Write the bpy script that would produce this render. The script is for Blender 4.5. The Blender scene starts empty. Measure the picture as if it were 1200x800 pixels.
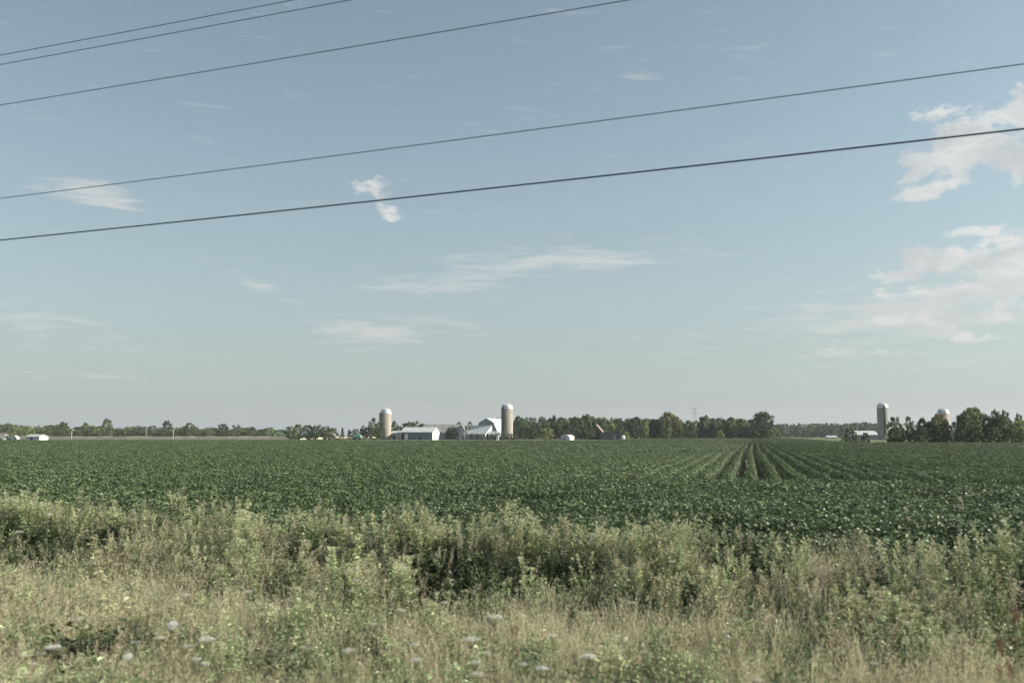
import bpy, math, random
import numpy as np
from mathutils import Vector, Matrix

R = np.random.default_rng(11)
random.seed(5)
rad = math.radians
scene = bpy.context.scene
COL = scene.collection

# ------------------------------------------------------------------ camera
CAM_Z = 1.9
FPX = 1167.0
TP = 110.0 / FPX
PITCH = math.atan(TP)
cam_data = bpy.data.cameras.new('camera')
cam_data.lens = 35.0
cam_data.sensor_width = 36.0
cam_data.clip_start = 0.1
cam_data.clip_end = 20000
cam_data.dof.use_dof = True
cam_data.dof.focus_distance = 90.0
cam_data.dof.aperture_fstop = 2.1
cam = bpy.data.objects.new('camera', cam_data)
COL.objects.link(cam)
cam.location = (0, 0, CAM_Z)
cam.rotation_euler = (math.pi / 2 + PITCH, 0, 0)
scene.camera = cam


def ray(px, py):
    """unit-depth ray of a photo pixel (1200x800), as (x, y, z) world, y>0"""
    a = (px - 600) / FPX
    t = (400 - py) / FPX
    c, s = math.cos(PITCH), math.sin(PITCH)
    return np.array([a, c - t * s, s + t * c])


def atY(px, py, Y):
    d = ray(px, py)
    k = Y / d[1]
    return np.array([d[0] * k, Y, CAM_Z + d[2] * k])


def gx(px, Y):
    """world x of photo column px on the ground at distance Y (near the horizon)"""
    return (px - 600) / FPX * Y / math.cos(PITCH) * (1 - 0.0) * math.cos(PITCH) ** 0 * 0.9956


def hz(py, Y):
    """height of photo row py at distance Y"""
    return atY(600, py, Y)[2]


# road frame: U along the road (towards upper left), N away from it
RA = rad(66.6)
U = np.array([-math.sin(RA), math.cos(RA)])
N = np.array([math.cos(RA), math.sin(RA)])
VR = np.array([math.sin(rad(13.5)), math.cos(rad(13.5))])   # main crop rows
WR = np.array([VR[1], -VR[0]])


# ------------------------------------------------------------------ noise
_tab = np.random.default_rng(3).random((256, 256))


def vnoise(x, y):
    x = np.asarray(x, float); y = np.asarray(y, float)
    xi = np.floor(x).astype(int); yi = np.floor(y).astype(int)
    fx = x - xi; fy = y - yi
    fx = fx * fx * (3 - 2 * fx); fy = fy * fy * (3 - 2 * fy)
    g = lambda a, b: _tab[a % 256, b % 256]
    return (g(xi, yi) * (1 - fx) + g(xi + 1, yi) * fx) * (1 - fy) + (g(xi, yi + 1) * (1 - fx) + g(xi + 1, yi + 1) * fx) * fy


def fbm(x, y):
    return 0.55 * vnoise(x, y) + 0.3 * vnoise(x * 2.1 + 17, y * 2.1 + 5) + 0.15 * vnoise(x * 4.3 + 3, y * 4.3 + 31)


def sm(a, b, x):
    t = np.clip((np.asarray(x, float) - a) / (b - a), 0, 1)
    return t * t * (3 - 2 * t)


def terrain_D(D):
    return -0.28 * sm(12.2, 9.6, D) * 1.0 + 0.30 * sm(6.5, 2.6, D)


def terrain(x, y):
    D = N[0] * np.asarray(x) + N[1] * np.asarray(y)
    return terrain_D(D)


# ------------------------------------------------------------------ mesh builder
class MB:
    def __init__(s):
        s.v = []; s.f = []; s.m = []; s.t = []; s.n = 0

    def add(s, v, f, mat=0, tint=0.5):
        v = np.asarray(v, float)
        s.v.append(v)
        t = np.full(len(v), tint) if np.isscalar(tint) else np.asarray(tint, float)
        s.t.append(t)
        k = s.n
        for q in f:
            s.f.append([int(i) + k for i in q]); s.m.append(mat)
        s.n += len(v)

    def leaves(s, p, d, L, W, fold=0.15, mat=0, tint=0.5, up=None):
        """kite leaves with a folded midrib. p,d (n,3)"""
        p = np.asarray(p, float); n = len(p)
        if n == 0: return
        d = np.asarray(d, float); d = d / np.linalg.norm(d, axis=1)[:, None]
        L = np.broadcast_to(np.asarray(L, float), (n,))[:, None]
        W = np.broadcast_to(np.asarray(W, float), (n,))[:, None]
        if up is None: up = R.normal(size=(n, 3)) * 0.4 + np.array([0, 0, 1.0])
        w = np.cross(d, up); w /= (np.linalg.norm(w, axis=1)[:, None] + 1e-9)
        nn = np.cross(w, d)
        v = np.empty((n, 4, 3))
        v[:, 0] = p
        v[:, 1] = p + d * L * 0.42 + w * W * 0.5 + nn * W * fold
        v[:, 2] = p + d * L - nn * L * 0.12
        v[:, 3] = p + d * L * 0.42 - w * W * 0.5 + nn * W * fold
        k = s.n
        s.v.append(v.reshape(-1, 3))
        t = np.broadcast_to(np.asarray(tint, float), (n,))
        s.t.append(np.repeat(t, 4))
        for i in range(n):
            b = k + 4 * i
            s.f.append([b, b + 1, b + 2]); s.m.append(mat)
            s.f.append([b, b + 2, b + 3]); s.m.append(mat)
        s.n += 4 * n

    def tube(s, pts, r, sides=5, mat=0, tint=0.5, cap=True):
        pts = np.asarray(pts, float); m = len(pts)
        r = np.broadcast_to(np.asarray(r, float), (m,))
        vs = []
        for i in range(m):
            a = pts[min(i + 1, m - 1)] - pts[max(i - 1, 0)]
            a = a / (np.linalg.norm(a) + 1e-9)
            ref = np.array([0, 0, 1.0]) if abs(a[2]) < 0.9 else np.array([1.0, 0, 0])
            e = np.cross(a, ref); e /= np.linalg.norm(e)
            g = np.cross(a, e)
            for k in range(sides):
                th = 2 * math.pi * k / sides
                vs.append(pts[i] + r[i] * (math.cos(th) * e + math.sin(th) * g))
        fs = []
        for i in range(m - 1):
            for k in range(sides):
                k2 = (k + 1) % sides
                fs.append([i * sides + k, i * sides + k2, (i + 1) * sides + k2, (i + 1) * sides + k])
        if cap:
            fs.append([k for k in range(sides)][::-1])
            fs.append([(m - 1) * sides + k for k in range(sides)])
        s.add(vs, fs, mat, tint)

    def box(s, lo, hi, mat=0, tint=0.5):
        (x0, y0, z0), (x1, y1, z1) = lo, hi
        v = [(x0, y0, z0), (x1, y0, z0), (x1, y1, z0), (x0, y1, z0), (x0, y0, z1), (x1, y0, z1), (x1, y1, z1), (x0, y1, z1)]
        s.add(v, [[0, 3, 2, 1], [4, 5, 6, 7], [0, 1, 5, 4], [1, 2, 6, 5], [2, 3, 7, 6], [3, 0, 4, 7]], mat, tint)

    def prism(s, prof, y0, y1, mat=0, tint=0.5):
        """profile (x,z) points ccw seen from -y, extruded y0..y1"""
        n = len(prof)
        v = [(x, y0, z) for x, z in prof] + [(x, y1, z) for x, z in prof]
        f = [list(range(n)), list(range(2 * n - 1, n - 1, -1))]
        for i in range(n):
            j = (i + 1) % n
            f.append([i, i + n, j + n, j])
        s.add(v, f, mat, tint)

    def lathe(s, prof, sides=32, mat=0, tint=0.5, centre=(0, 0)):
        v = []; f = []
        m = len(prof)
        for r, z in prof:
            for k in range(sides):
                th = 2 * math.pi * k / sides
                v.append((centre[0] + r * math.cos(th), centre[1] + r * math.sin(th), z))
        for i in range(m - 1):
            for k in range(sides):
                k2 = (k + 1) % sides
                f.append([i * sides + k, i * sides + k2, (i + 1) * sides + k2, (i + 1) * sides + k])
        s.add(v, f, mat, tint)

    def mesh(s, name, mats, smooth=False):
        me = bpy.data.meshes.new(name)
        V = np.concatenate(s.v)
        me.from_pydata(V.tolist(), [], s.f)
        for m in (mats if isinstance(mats, (list, tuple)) else [mats]):
            me.materials.append(m)
        me.polygons.foreach_set('material_index', s.m)
        if smooth: me.polygons.foreach_set('use_smooth', [True] * len(s.f))
        at = me.attributes.new('tint', 'FLOAT', 'POINT')
        at.data.foreach_set('value', np.concatenate(s.t).astype(np.float32))
        me.update()
        return me

    def obj(s, name, mats, parent=None, smooth=False):
        o = bpy.data.objects.new(name, s.mesh(name, mats, smooth))
        COL.objects.link(o)
        if parent: o.parent = parent
        return o


def tag(o, label=None, cat=None, group=None, kind=None):
    if label: o['label'] = label
    if cat: o['category'] = cat
    if group: o['group'] = group
    if kind: o['kind'] = kind
    return o


def thing(name, label, cat, loc=(0, 0, 0), rz=0.0, group=None, scale=None):
    o = bpy.data.objects.new(name, None)
    o.empty_display_size = 0.3
    COL.objects.link(o)
    o.location = tuple(float(c) for c in loc); o.rotation_euler = (0, 0, rz)
    if scale is not None: o.scale = scale
    return tag(o, label, cat, group)


# ------------------------------------------------------------------ materials
def new_mat(name):
    m = bpy.data.materials.new(name); m.use_nodes = True
    nt = m.node_tree; nt.nodes.clear()
    return m, nt


def nd(nt, t, **k):
    n = nt.nodes.new(t)
    for a, b in k.items(): setattr(n, a, b)
    return n


def leaf_mat(name, c1, c2, rough=0.5, trans=0.3, spec=0.4, vary=0.35, objcol=False, hvary=0.0, ctrans=None):
    m, nt = new_mat(name)
    L = nt.links.new
    out = nd(nt, 'ShaderNodeOutputMaterial')
    at = nd(nt, 'ShaderNodeAttribute', attribute_name='tint')
    mix = nd(nt, 'ShaderNodeMix', data_type='RGBA')
    mix.inputs['A'].default_value = (*c1, 1); mix.inputs['B'].default_value = (*c2, 1)
    L(at.outputs['Fac'], mix.inputs['Factor'])
    oi = nd(nt, 'ShaderNodeObjectInfo')
    mr = nd(nt, 'ShaderNodeMapRange')
    mr.inputs['To Min'].default_value = 1 - vary; mr.inputs['To Max'].default_value = 1 + vary
    L(oi.outputs['Random'], mr.inputs['Value'])
    hm = nd(nt, 'ShaderNodeMapRange')
    hm.inputs['To Min'].default_value = 0.5 - hvary; hm.inputs['To Max'].default_value = 0.5 + hvary
    frac = nd(nt, 'ShaderNodeMath', operation='MULTIPLY'); frac.inputs[1].default_value = 17.31
    fr2 = nd(nt, 'ShaderNodeMath', operation='FRACT')
    L(oi.outputs['Random'], frac.inputs[0]); L(frac.outputs[0], fr2.inputs[0]); L(fr2.outputs[0], hm.inputs['Value'])
    hsv = nd(nt, 'ShaderNodeHueSaturation')
    L(mix.outputs['Result'], hsv.inputs['Color']); L(mr.outputs[0], hsv.inputs['Value']); L(hm.outputs[0], hsv.inputs['Hue'])
    colr = hsv.outputs['Color']
    if objcol:
        mu = nd(nt, 'ShaderNodeMix', data_type='RGBA', blend_type='MULTIPLY')
        mu.inputs['Factor'].default_value = 1
        L(colr, mu.inputs['A']); L(oi.outputs['Color'], mu.inputs['B'])
        colr = mu.outputs['Result']
    p = nd(nt, 'ShaderNodeBsdfPrincipled')
    p.inputs['Roughness'].default_value = rough
    p.inputs['Specular IOR Level'].default_value = spec
    L(colr, p.inputs['Base Color'])
    if trans > 0:
        tr = nd(nt, 'ShaderNodeBsdfTranslucent')
        L(colr, tr.inputs['Color'])
        ms = nd(nt, 'ShaderNodeMixShader'); ms.inputs[0].default_value = trans
        L(p.outputs[0], ms.inputs[1]); L(tr.outputs[0], ms.inputs[2]); L(ms.outputs[0], out.inputs[0])
    else:
        L(p.outputs[0], out.inputs[0])
    return m


def surf_mat(name, c1, c2, scale=2.0, rough=0.8, spec=0.3, metal=0.0, bump=0.0, stretch=(1, 1, 1), detail=6):
    m, nt = new_mat(name)
    L = nt.links.new
    out = nd(nt, 'ShaderNodeOutputMaterial')
    tc = nd(nt, 'ShaderNodeTexCoord')
    mp = nd(nt, 'ShaderNodeMapping'); mp.inputs['Scale'].default_value = stretch
    L(tc.outputs['Object'], mp.inputs['Vector'])
    nz = nd(nt, 'ShaderNodeTexNoise'); nz.inputs['Scale'].default_value = scale; nz.inputs['Detail'].default_value = detail
    nz.inputs['Roughness'].default_value = 0.65
    L(mp.outputs[0], nz.inputs['Vector'])
    cr = nd(nt, 'ShaderNodeMapRange'); cr.inputs['From Min'].default_value = 0.3; cr.inputs['From Max'].default_value = 0.7
    L(nz.outputs['Fac'], cr.inputs['Value'])
    mix = nd(nt, 'ShaderNodeMix', data_type='RGBA')
    mix.inputs['A'].default_value = (*c1, 1); mix.inputs['B'].default_value = (*c2, 1)
    L(cr.outputs[0], mix.inputs['Factor'])
    p = nd(nt, 'ShaderNodeBsdfPrincipled')
    p.inputs['Roughness'].default_value = rough
    p.inputs['Specular IOR Level'].default_value = spec
    p.inputs['Metallic'].default_value = metal
    L(mix.outputs['Result'], p.inputs['Base Color'])
    if bump:
        b = nd(nt, 'ShaderNodeBump'); b.inputs['Strength'].default_value = bump; b.inputs['Distance'].default_value = 0.05
        L(nz.outputs['Fac'], b.inputs['Height']); L(b.outputs[0], p.inputs['Normal'])
    L(p.outputs[0], out.inputs[0])
    return m


M = {}
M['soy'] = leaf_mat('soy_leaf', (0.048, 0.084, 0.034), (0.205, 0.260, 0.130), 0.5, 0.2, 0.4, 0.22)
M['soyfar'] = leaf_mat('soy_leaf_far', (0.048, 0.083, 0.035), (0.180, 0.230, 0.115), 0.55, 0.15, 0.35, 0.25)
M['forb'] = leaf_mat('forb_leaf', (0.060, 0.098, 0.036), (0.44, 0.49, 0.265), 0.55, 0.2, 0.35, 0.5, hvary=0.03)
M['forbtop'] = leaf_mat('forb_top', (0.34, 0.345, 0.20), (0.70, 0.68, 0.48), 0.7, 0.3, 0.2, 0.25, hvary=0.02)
M['broad'] = leaf_mat('broad_leaf', (0.045, 0.085, 0.030), (0.36, 0.45, 0.22), 0.45, 0.2, 0.45, 0.4, hvary=0.02)
M['dock'] = leaf_mat('dusky_leaf', (0.10, 0.10, 0.065), (0.32, 0.30, 0.21), 0.6, 0.2, 0.3, 0.3)
M['drygrass'] = leaf_mat('dry_grass', (0.40, 0.365, 0.24), (0.78, 0.71, 0.51), 0.65, 0.3, 0.25, 0.25, hvary=0.01)
M['greengrass'] = leaf_mat('green_grass', (0.10, 0.145, 0.062), (0.34, 0.40, 0.23), 0.55, 0.3, 0.35, 0.3, hvary=0.015)
M['stem'] = leaf_mat('weed_stem', (0.13, 0.14, 0.075), (0.24, 0.21, 0.13), 0.7, 0.0, 0.2, 0.2)
M['cream'] = leaf_mat('cream_petal', (0.55, 0.55, 0.47), (0.74, 0.72, 0.63), 0.8, 0.25, 0.1, 0.08)
M['white'] = leaf_mat('white_petal', (0.62, 0.62, 0.55), (0.82, 0.81, 0.76), 0.8, 0.25, 0.1, 0.05)
M['pink'] = leaf_mat('pink_petal', (0.55, 0.42, 0.40), (0.70, 0.58, 0.55), 0.8, 0.25, 0.1, 0.08)
M['red'] = leaf_mat('red_seed', (0.15, 0.065, 0.045), (0.28, 0.15, 0.11), 0.7, 0.2, 0.2, 0.15)
M['paleleaf'] = leaf_mat('pale_leaf', (0.22, 0.23, 0.11), (0.40, 0.38, 0.22), 0.5, 0.3, 0.4, 0.1)
M['tree'] = leaf_mat('tree_leaf', (0.034, 0.060, 0.026), (0.185, 0.240, 0.110), 0.6, 0.15, 0.3, 0.15, objcol=True, hvary=0.01)
M['bark'] = surf_mat('bark', (0.10, 0.08, 0.06), (0.18, 0.15, 0.12), 6, 0.9, 0.1, stretch=(1, 1, 0.2))

# ------------------------------------------------------------------ scatter (stuff only)
def source_collection(name, meshes):
    c = bpy.data.collections.new(name)
    for i, me in enumerate(meshes):
        o = bpy.data.objects.new('%s_%02d' % (name, i), me)
        c.objects.link(o)
    return c


def scatter(name, coll, pos, rot, scl, idx):
    pos = np.asarray(pos, np.float32)
    me = bpy.data.meshes.new(name)
    me.vertices.add(len(pos)); me.vertices.foreach_set('co', pos.ravel())
    a = me.attributes.new('rot', 'FLOAT_VECTOR', 'POINT'); a.data.foreach_set('vector', np.asarray(rot, np.float32).ravel())
    a = me.attributes.new('scl', 'FLOAT_VECTOR', 'POINT'); a.data.foreach_set('vector', np.asarray(scl, np.float32).ravel())
    a = me.attributes.new('idx', 'INT', 'POINT'); a.data.foreach_set('value', np.asarray(idx, np.int32))
    me.update()
    o = bpy.data.objects.new(name, me); COL.objects.link(o)
    g = bpy.data.node_groups.new(name + '_nodes', 'GeometryNodeTree')
    g.interface.new_socket('Geometry', in_out='INPUT', socket_type='NodeSocketGeometry')
    g.interface.new_socket('Geometry', in_out='OUTPUT', socket_type='NodeSocketGeometry')
    gi = g.nodes.new('NodeGroupInput'); go = g.nodes.new('NodeGroupOutput')
    ci = g.nodes.new('GeometryNodeCollectionInfo')
    ci.inputs['Collection'].default_value = coll
    ci.inputs['Separate Children'].default_value = True; ci.inputs['Reset Children'].default_value = True
    ip = g.nodes.new('GeometryNodeInstanceOnPoints')
    ip.inputs['Pick Instance'].default_value = True

    def attr(n, t):
        x = g.nodes.new('GeometryNodeInputNamedAttribute'); x.data_type = t
        x.inputs['Name'].default_value = n
        return x.outputs['Attribute']
    L = g.links.new
    L(gi.outputs[0], ip.inputs['Points'])
    L(ci.outputs[0], ip.inputs['Instance'])
    L(attr('idx', 'INT'), ip.inputs['Instance Index'])
    e2r = g.nodes.new('FunctionNodeEulerToRotation')
    L(attr('rot', 'FLOAT_VECTOR'), e2r.inputs[0]); L(e2r.outputs[0], ip.inputs['Rotation'])
    L(attr('scl', 'FLOAT_VECTOR'), ip.inputs['Scale'])
    L(ip.outputs[0], go.inputs[0])
    md = o.modifiers.new('scatter', 'NODES'); md.node_group = g
    return o


# ------------------------------------------------------------------ ground
def sheet(name, poly, z, mat):
    mb = MB(); mb.add([(x, y, z) for x, y in poly], [list(range(len(poly)))])
    o = mb.obj(name, mat); tag(o, kind='structure'); return o


M['ground'] = surf_mat('ground_grass', (0.055, 0.065, 0.035), (0.11, 0.11, 0.065), 0.15, 0.95, 0.1, bump=0.3)
M['verge'] = surf_mat('verge_soil', (0.03, 0.03, 0.018), (0.07, 0.06, 0.038), 3.0, 0.95, 0.1, bump=0.5)
# one big ground sheet following the ditch profile, in road coordinates
Ds = [-9000, -60, -12, -9, -7.0, -2.2, 1.9, 2.6, 3.2, 4, 5, 6, 7, 8, 9, 9.6, 10.2, 11, 11.6, 12.2, 13, 30, 9000]
Ss = [-9000, -100, -20, 0, 20, 40, 120, 9000]
mb = MB()
v = []; f = []
for D in Ds:
    for s_ in Ss:
        p = N * D + U * s_
        v.append((p[0], p[1], float(terrain_D(D))))
ns = len(Ss)
for i in range(len(Ds) - 1):
    for j in range(ns - 1):
        f.append([i * ns + j, i * ns + j + 1, (i + 1) * ns + j + 1, (i + 1) * ns + j])
f = [q[::-1] for q in f]
mb.add(v, f)
g = mb.obj('ground', M['verge']); tag(g, kind='structure')
g.data.materials.append(M['ground'])
for p in g.data.polygons:
    c = p.center
    if N[0] * c[0] + N[1] * c[1] > 20 or abs(c[0]) > 200: p.material_index = 1

M['asphalt'] = surf_mat('asphalt', (0.045, 0.045, 0.048), (0.065, 0.064, 0.062), 12, 0.9, 0.3, bump=0.2)
M['gravel'] = surf_mat('gravel', (0.24, 0.225, 0.185), (0.34, 0.32, 0.27), 1.2, 0.95, 0.1, bump=0.3)
M['paint'] = surf_mat('road_paint', (0.6, 0.6, 0.58), (0.75, 0.75, 0.72), 4, 0.7, 0.3)


def rd(D, s_): p = N * D + U * s_; return (p[0], p[1])


zr = 0.304
sheet('road', [rd(-6.2, -400), rd(-6.2, 400), rd(1.4, 400), rd(1.4, -400)], zr, M['asphalt'])
sheet('road_shoulder', [rd(1.4, -400), rd(1.4, 400), rd(2.4, 400), rd(2.4, -400)], zr, M['gravel'])
sheet('road_line', [rd(1.0, -400), rd(1.0, 400), rd(1.12, 400), rd(1.12, -400)], zr + 0.004, M['paint'])

# far ground patches
M['stub'] = surf_mat('wheat_straw', (0.30, 0.285, 0.22), (0.43, 0.41, 0.32), 0.5, 0.95, 0.1, bump=0.6)
M['meadow'] = surf_mat('meadow', (0.085, 0.12, 0.055), (0.14, 0.17, 0.085), 0.08, 0.95, 0.1)
M['soil'] = surf_mat('field_soil', (0.016, 0.018, 0.011), (0.032, 0.032, 0.02), 1.0, 0.95, 0.1)  # soil darkened so its colour carries the shade between crop rows
sheet('gravel_lane', [(gx(398, 404), 404), (85, 404), (85, 426), (gx(398, 404), 426)], 0.012, M['gravel'])
sheet('meadow', [(64, 186), (700, 186), (900, 900), (250, 900), (135, 482)], 0.008, M['meadow'])
fieldpoly = [rd(12.7, -160), rd(12.7, 420), (-700, 265), (23, 265), (74.5, 480), (134, 480), (64, 185), (200, 185)]
sheet('field_soil', fieldpoly, 0.004, M['soil'])

# wheat strip: rough-topped block of ripe wheat
mb = MB()
nx, ny = 240, 10
X0, X1, Y0, Y1 = -520, gx(350, 455), 456, 720
gxs = np.linspace(X0, X1, nx); gys = np.linspace(Y0, Y1, ny)
V = []; F = []
for j, y in enumerate(gys):
    for i, x in enumerate(gxs):
        V.append((x, y, 0.98 + 0.35 * vnoise(x * 0.35, y * 0.35) - 0.1 + 0.22 * (y < 520)))
for j in range(ny - 1):
    for i in range(nx - 1):
        F.append([j * nx + i, j * nx + i + 1, (j + 1) * nx + i + 1, (j + 1) * nx + i])
k = len(V)
for i, x in enumerate(gxs): V.append((x, Y0 - 0.4, 0))
for i in range(nx - 1): F.append([k + i, k + i + 1, i + 1, i])
k2 = len(V)
for j, y in enumerate(gys): V.append((X1 + 0.3, y, 0))
for j in range(ny - 1): F.append([k2 + j, k2 + j + 1, (j + 1) * nx + nx - 1, j * nx + nx - 1])
mb.add(V, F)
tag(mb.obj('wheat', M['stub']), kind='stuff')

# ------------------------------------------------------------------ crop meshes
def soy_segment(length, width, height, n, lsize, seed, mat_near=True):
    """a stretch of soybean row: domed canopy of trifoliate leaves"""
    global R
    R = np.random.default_rng(seed)
    mb = MB()
    x = R.uniform(-length / 2, length / 2, n)
    th = R.uniform(0.0, math.pi, n)
    rr = R.uniform(0.55, 1.0, n) ** 0.6
    lump = 0.86 + 0.22 * vnoise(x * 4 + seed, th * 2)
    y = np.cos(th) * width / 2 * rr * lump
    z = (0.30 + 0.70 * np.sin(th) ** 0.7 * rr * lump) * height
    c = np.stack([x, y, z], 1)
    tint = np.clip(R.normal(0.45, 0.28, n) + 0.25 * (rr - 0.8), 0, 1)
    if mat_near:
        az = R.uniform(0, 2 * math.pi, n)
        for k in (-1, 0, 1):
            a = az + k * 1.15
            d = np.stack([np.cos(a), np.sin(a), R.normal(-0.15, 0.35, n)], 1)
            up = np.stack([R.normal(0, 0.42, n), np.cos(th) * 1.0 + R.normal(0, 0.38, n), np.sin(th) * .8 + .35], 1)
            s_ = R.uniform(0.8, 1.2, n)
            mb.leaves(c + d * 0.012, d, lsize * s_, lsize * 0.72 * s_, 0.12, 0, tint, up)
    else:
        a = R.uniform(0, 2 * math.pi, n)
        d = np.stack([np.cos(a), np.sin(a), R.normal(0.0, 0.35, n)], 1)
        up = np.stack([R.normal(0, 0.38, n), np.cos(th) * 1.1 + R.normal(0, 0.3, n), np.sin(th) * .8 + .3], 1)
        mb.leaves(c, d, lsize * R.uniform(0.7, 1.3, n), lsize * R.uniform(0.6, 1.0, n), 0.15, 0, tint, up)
    return mb


soyA = [soy_segment(0.62, 0.86, 0.66, 95, 0.075, 100 + i).mesh('soy_near', M['soy']) for i in range(7)]
soyB = [soy_segment(2.1, 0.36, 0.68, 200, 0.084, 200 + i, False).mesh('soy_mid', M['soyfar']) for i in range(6)]
soyC = [soy_segment(6.2, 0.33, 0.66, 420, 0.125, 300 + i, False).mesh('soy_far', M['soyfar']) for i in range(5)]
soyD = [soy_segment(0.62, 0.42, 0.68, 68, 0.070, 400 + i).mesh('soy_row', M['soy']) for i in range(7)]


def in_poly(px, py, poly):
    ins = np.zeros(len(px), bool)
    n = len(poly); j = n - 1
    for i in range(n):
        xi, yi = poly[i]; xj, yj = poly[j]
        c = ((yi > py) != (yj > py)) & (px < (xj - xi) * (py - yi) / (yj - yi + 1e-12) + xi)
        ins ^= c; j = i
    return ins


def seen(x, y, m=4.0, k=0.61):
    return (y > 3) & (np.abs(x) < k * y + m)


def hvar(x, y):
    return 0.86 + 0.24 * fbm(x * 0.22, y * 0.22) + 0.06 * (vnoise(x * 1.7, y * 1.7) - 0.5)


R = np.random.default_rng(21)
HD = 31.0
P = []; Ro = []; Sc = []
# headland rows along the road
for k in range(25):
    D = 13.05 + 0.76 * k
    if D > HD: break
    s_ = np.arange(-40, 90, 0.5) + R.uniform(-.1, .1)
    x = N[0] * D + U[0] * s_; y = N[1] * D + U[1] * s_
    off = R.normal(0, 0.03, len(s_))
    x = x + N[0] * off; y = y + N[1] * off
    ok = seen(x, y)
    keep = R.random(len(s_)) > 0.02
    # thin, sunken stretches between rows
    gap = np.zeros(len(s_), bool)
    if k in (2, 3): gap = (s_ < 3.8 - .6 * (k == 2)) & (s_ > -6) & (vnoise(s_ * 1.1, s_ * 0 + 4 + k * 0.3) > 0.15)
    if k == 1: gap = (s_ > 7.0) & (s_ < 11) & (vnoise(s_ * 0.9, s_ * 0 + 2) > 0.55)
    if k in (6, 7): gap = (s_ > 5.0) & (s_ < 12) & (vnoise(s_ * 0.6, s_ * 0 + 9) > 0.5)
    if k in (10, 11): gap = (s_ > 6.0) & (s_ < 30) & (vnoise(s_ * 0.5, s_ * 0 + 14) > 0.55)
    if k in (15, 16): gap = (vnoise(s_ * 0.5, s_ * 0 + 24) > 0.6)
    ok = ok & keep & (~gap)
    x, y = x[ok], y[ok]
    h = hvar(x, y)
    P.append(np.stack([x, y, np.zeros_like(x)], 1))
    Ro.append(np.stack([R.normal(0, .05, len(x)), R.normal(0, .05, len(x)), np.full(len(x), math.atan2(U[1], U[0])) + R.integers(0, 2, len(x)) * math.pi + R.normal(0, .08, len(x))], 1))
    Sc.append(np.stack([np.full(len(x), 1.0), h * R.uniform(0.92, 1.08, len(x)), h * R.uniform(0.93, 1.05, len(x))], 1))
P = np.concatenate(P); Ro = np.concatenate(Ro); Sc = np.concatenate(Sc)
o = scatter('soybean_headland', source_collection('soyA', soyA), P, Ro, Sc, R.integers(0, 7, len(P)))
tag(o, 'soybean rows of the headland parallel to the road', kind='stuff')


def main_rows(Y0, Y1, seg, count_mesh, step_margin=0.0):
    P = []; Ro = []; Sc = []
    aw = np.arange(-520, 260, 0.76)
    for w0 in aw:
        t = np.arange(0, 560, seg) + (abs(w0) * 7.31) % seg
        wob = 0.08 * np.sin(t * 0.05 + w0 * 0.02) + 0.04 * (vnoise(t * 0.2, t * 0 + w0) - 0.5)
        x = WR[0] * (w0 + wob) + VR[0] * t; y = WR[1] * (w0 + wob) + VR[1] * t
        dist = y
        D = N[0] * x + N[1] * y
        ok = (dist >= Y0) & (dist < Y1) & (D > HD + 0.75) & seen(x, y, 6 + step_margin) & in_poly(x, y, fieldpoly)
        if not ok.any(): continue
        x, y = x[ok], y[ok]
        h = hvar(x, y)
        n = len(x)
        P.append(np.stack([x, y, np.zeros(n)], 1))
        Ro.append(np.stack([np.zeros(n), np.zeros(n), np.full(n, math.atan2(VR[1], VR[0])) + R.integers(0, 2, n) * math.pi], 1))
        Sc.append(np.stack([np.ones(n), R.uniform(0.92, 1.1, n), h * R.uniform(0.94, 1.05, n)], 1))
    P = np.concatenate(P); Ro = np.concatenate(Ro); Sc = np.concatenate(Sc)
    return P, Ro, Sc, R.integers(0, count_mesh, len(P))


for nm, y0, y1, seg, ms in (('soybean_rows', 10, 75, 0.56, soyD), ('soybean_rows_middle', 75, 170, 2.0, soyB), ('soybean_rows_distant', 170, 600, 6.0, soyC)):
    a = main_rows(y0, y1, seg, len(ms))
    print(nm, len(a[0]))
    o = scatter(nm, source_collection(nm, ms), *a)
    tag(o, 'soybean field running back to the farm', kind='stuff')


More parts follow.
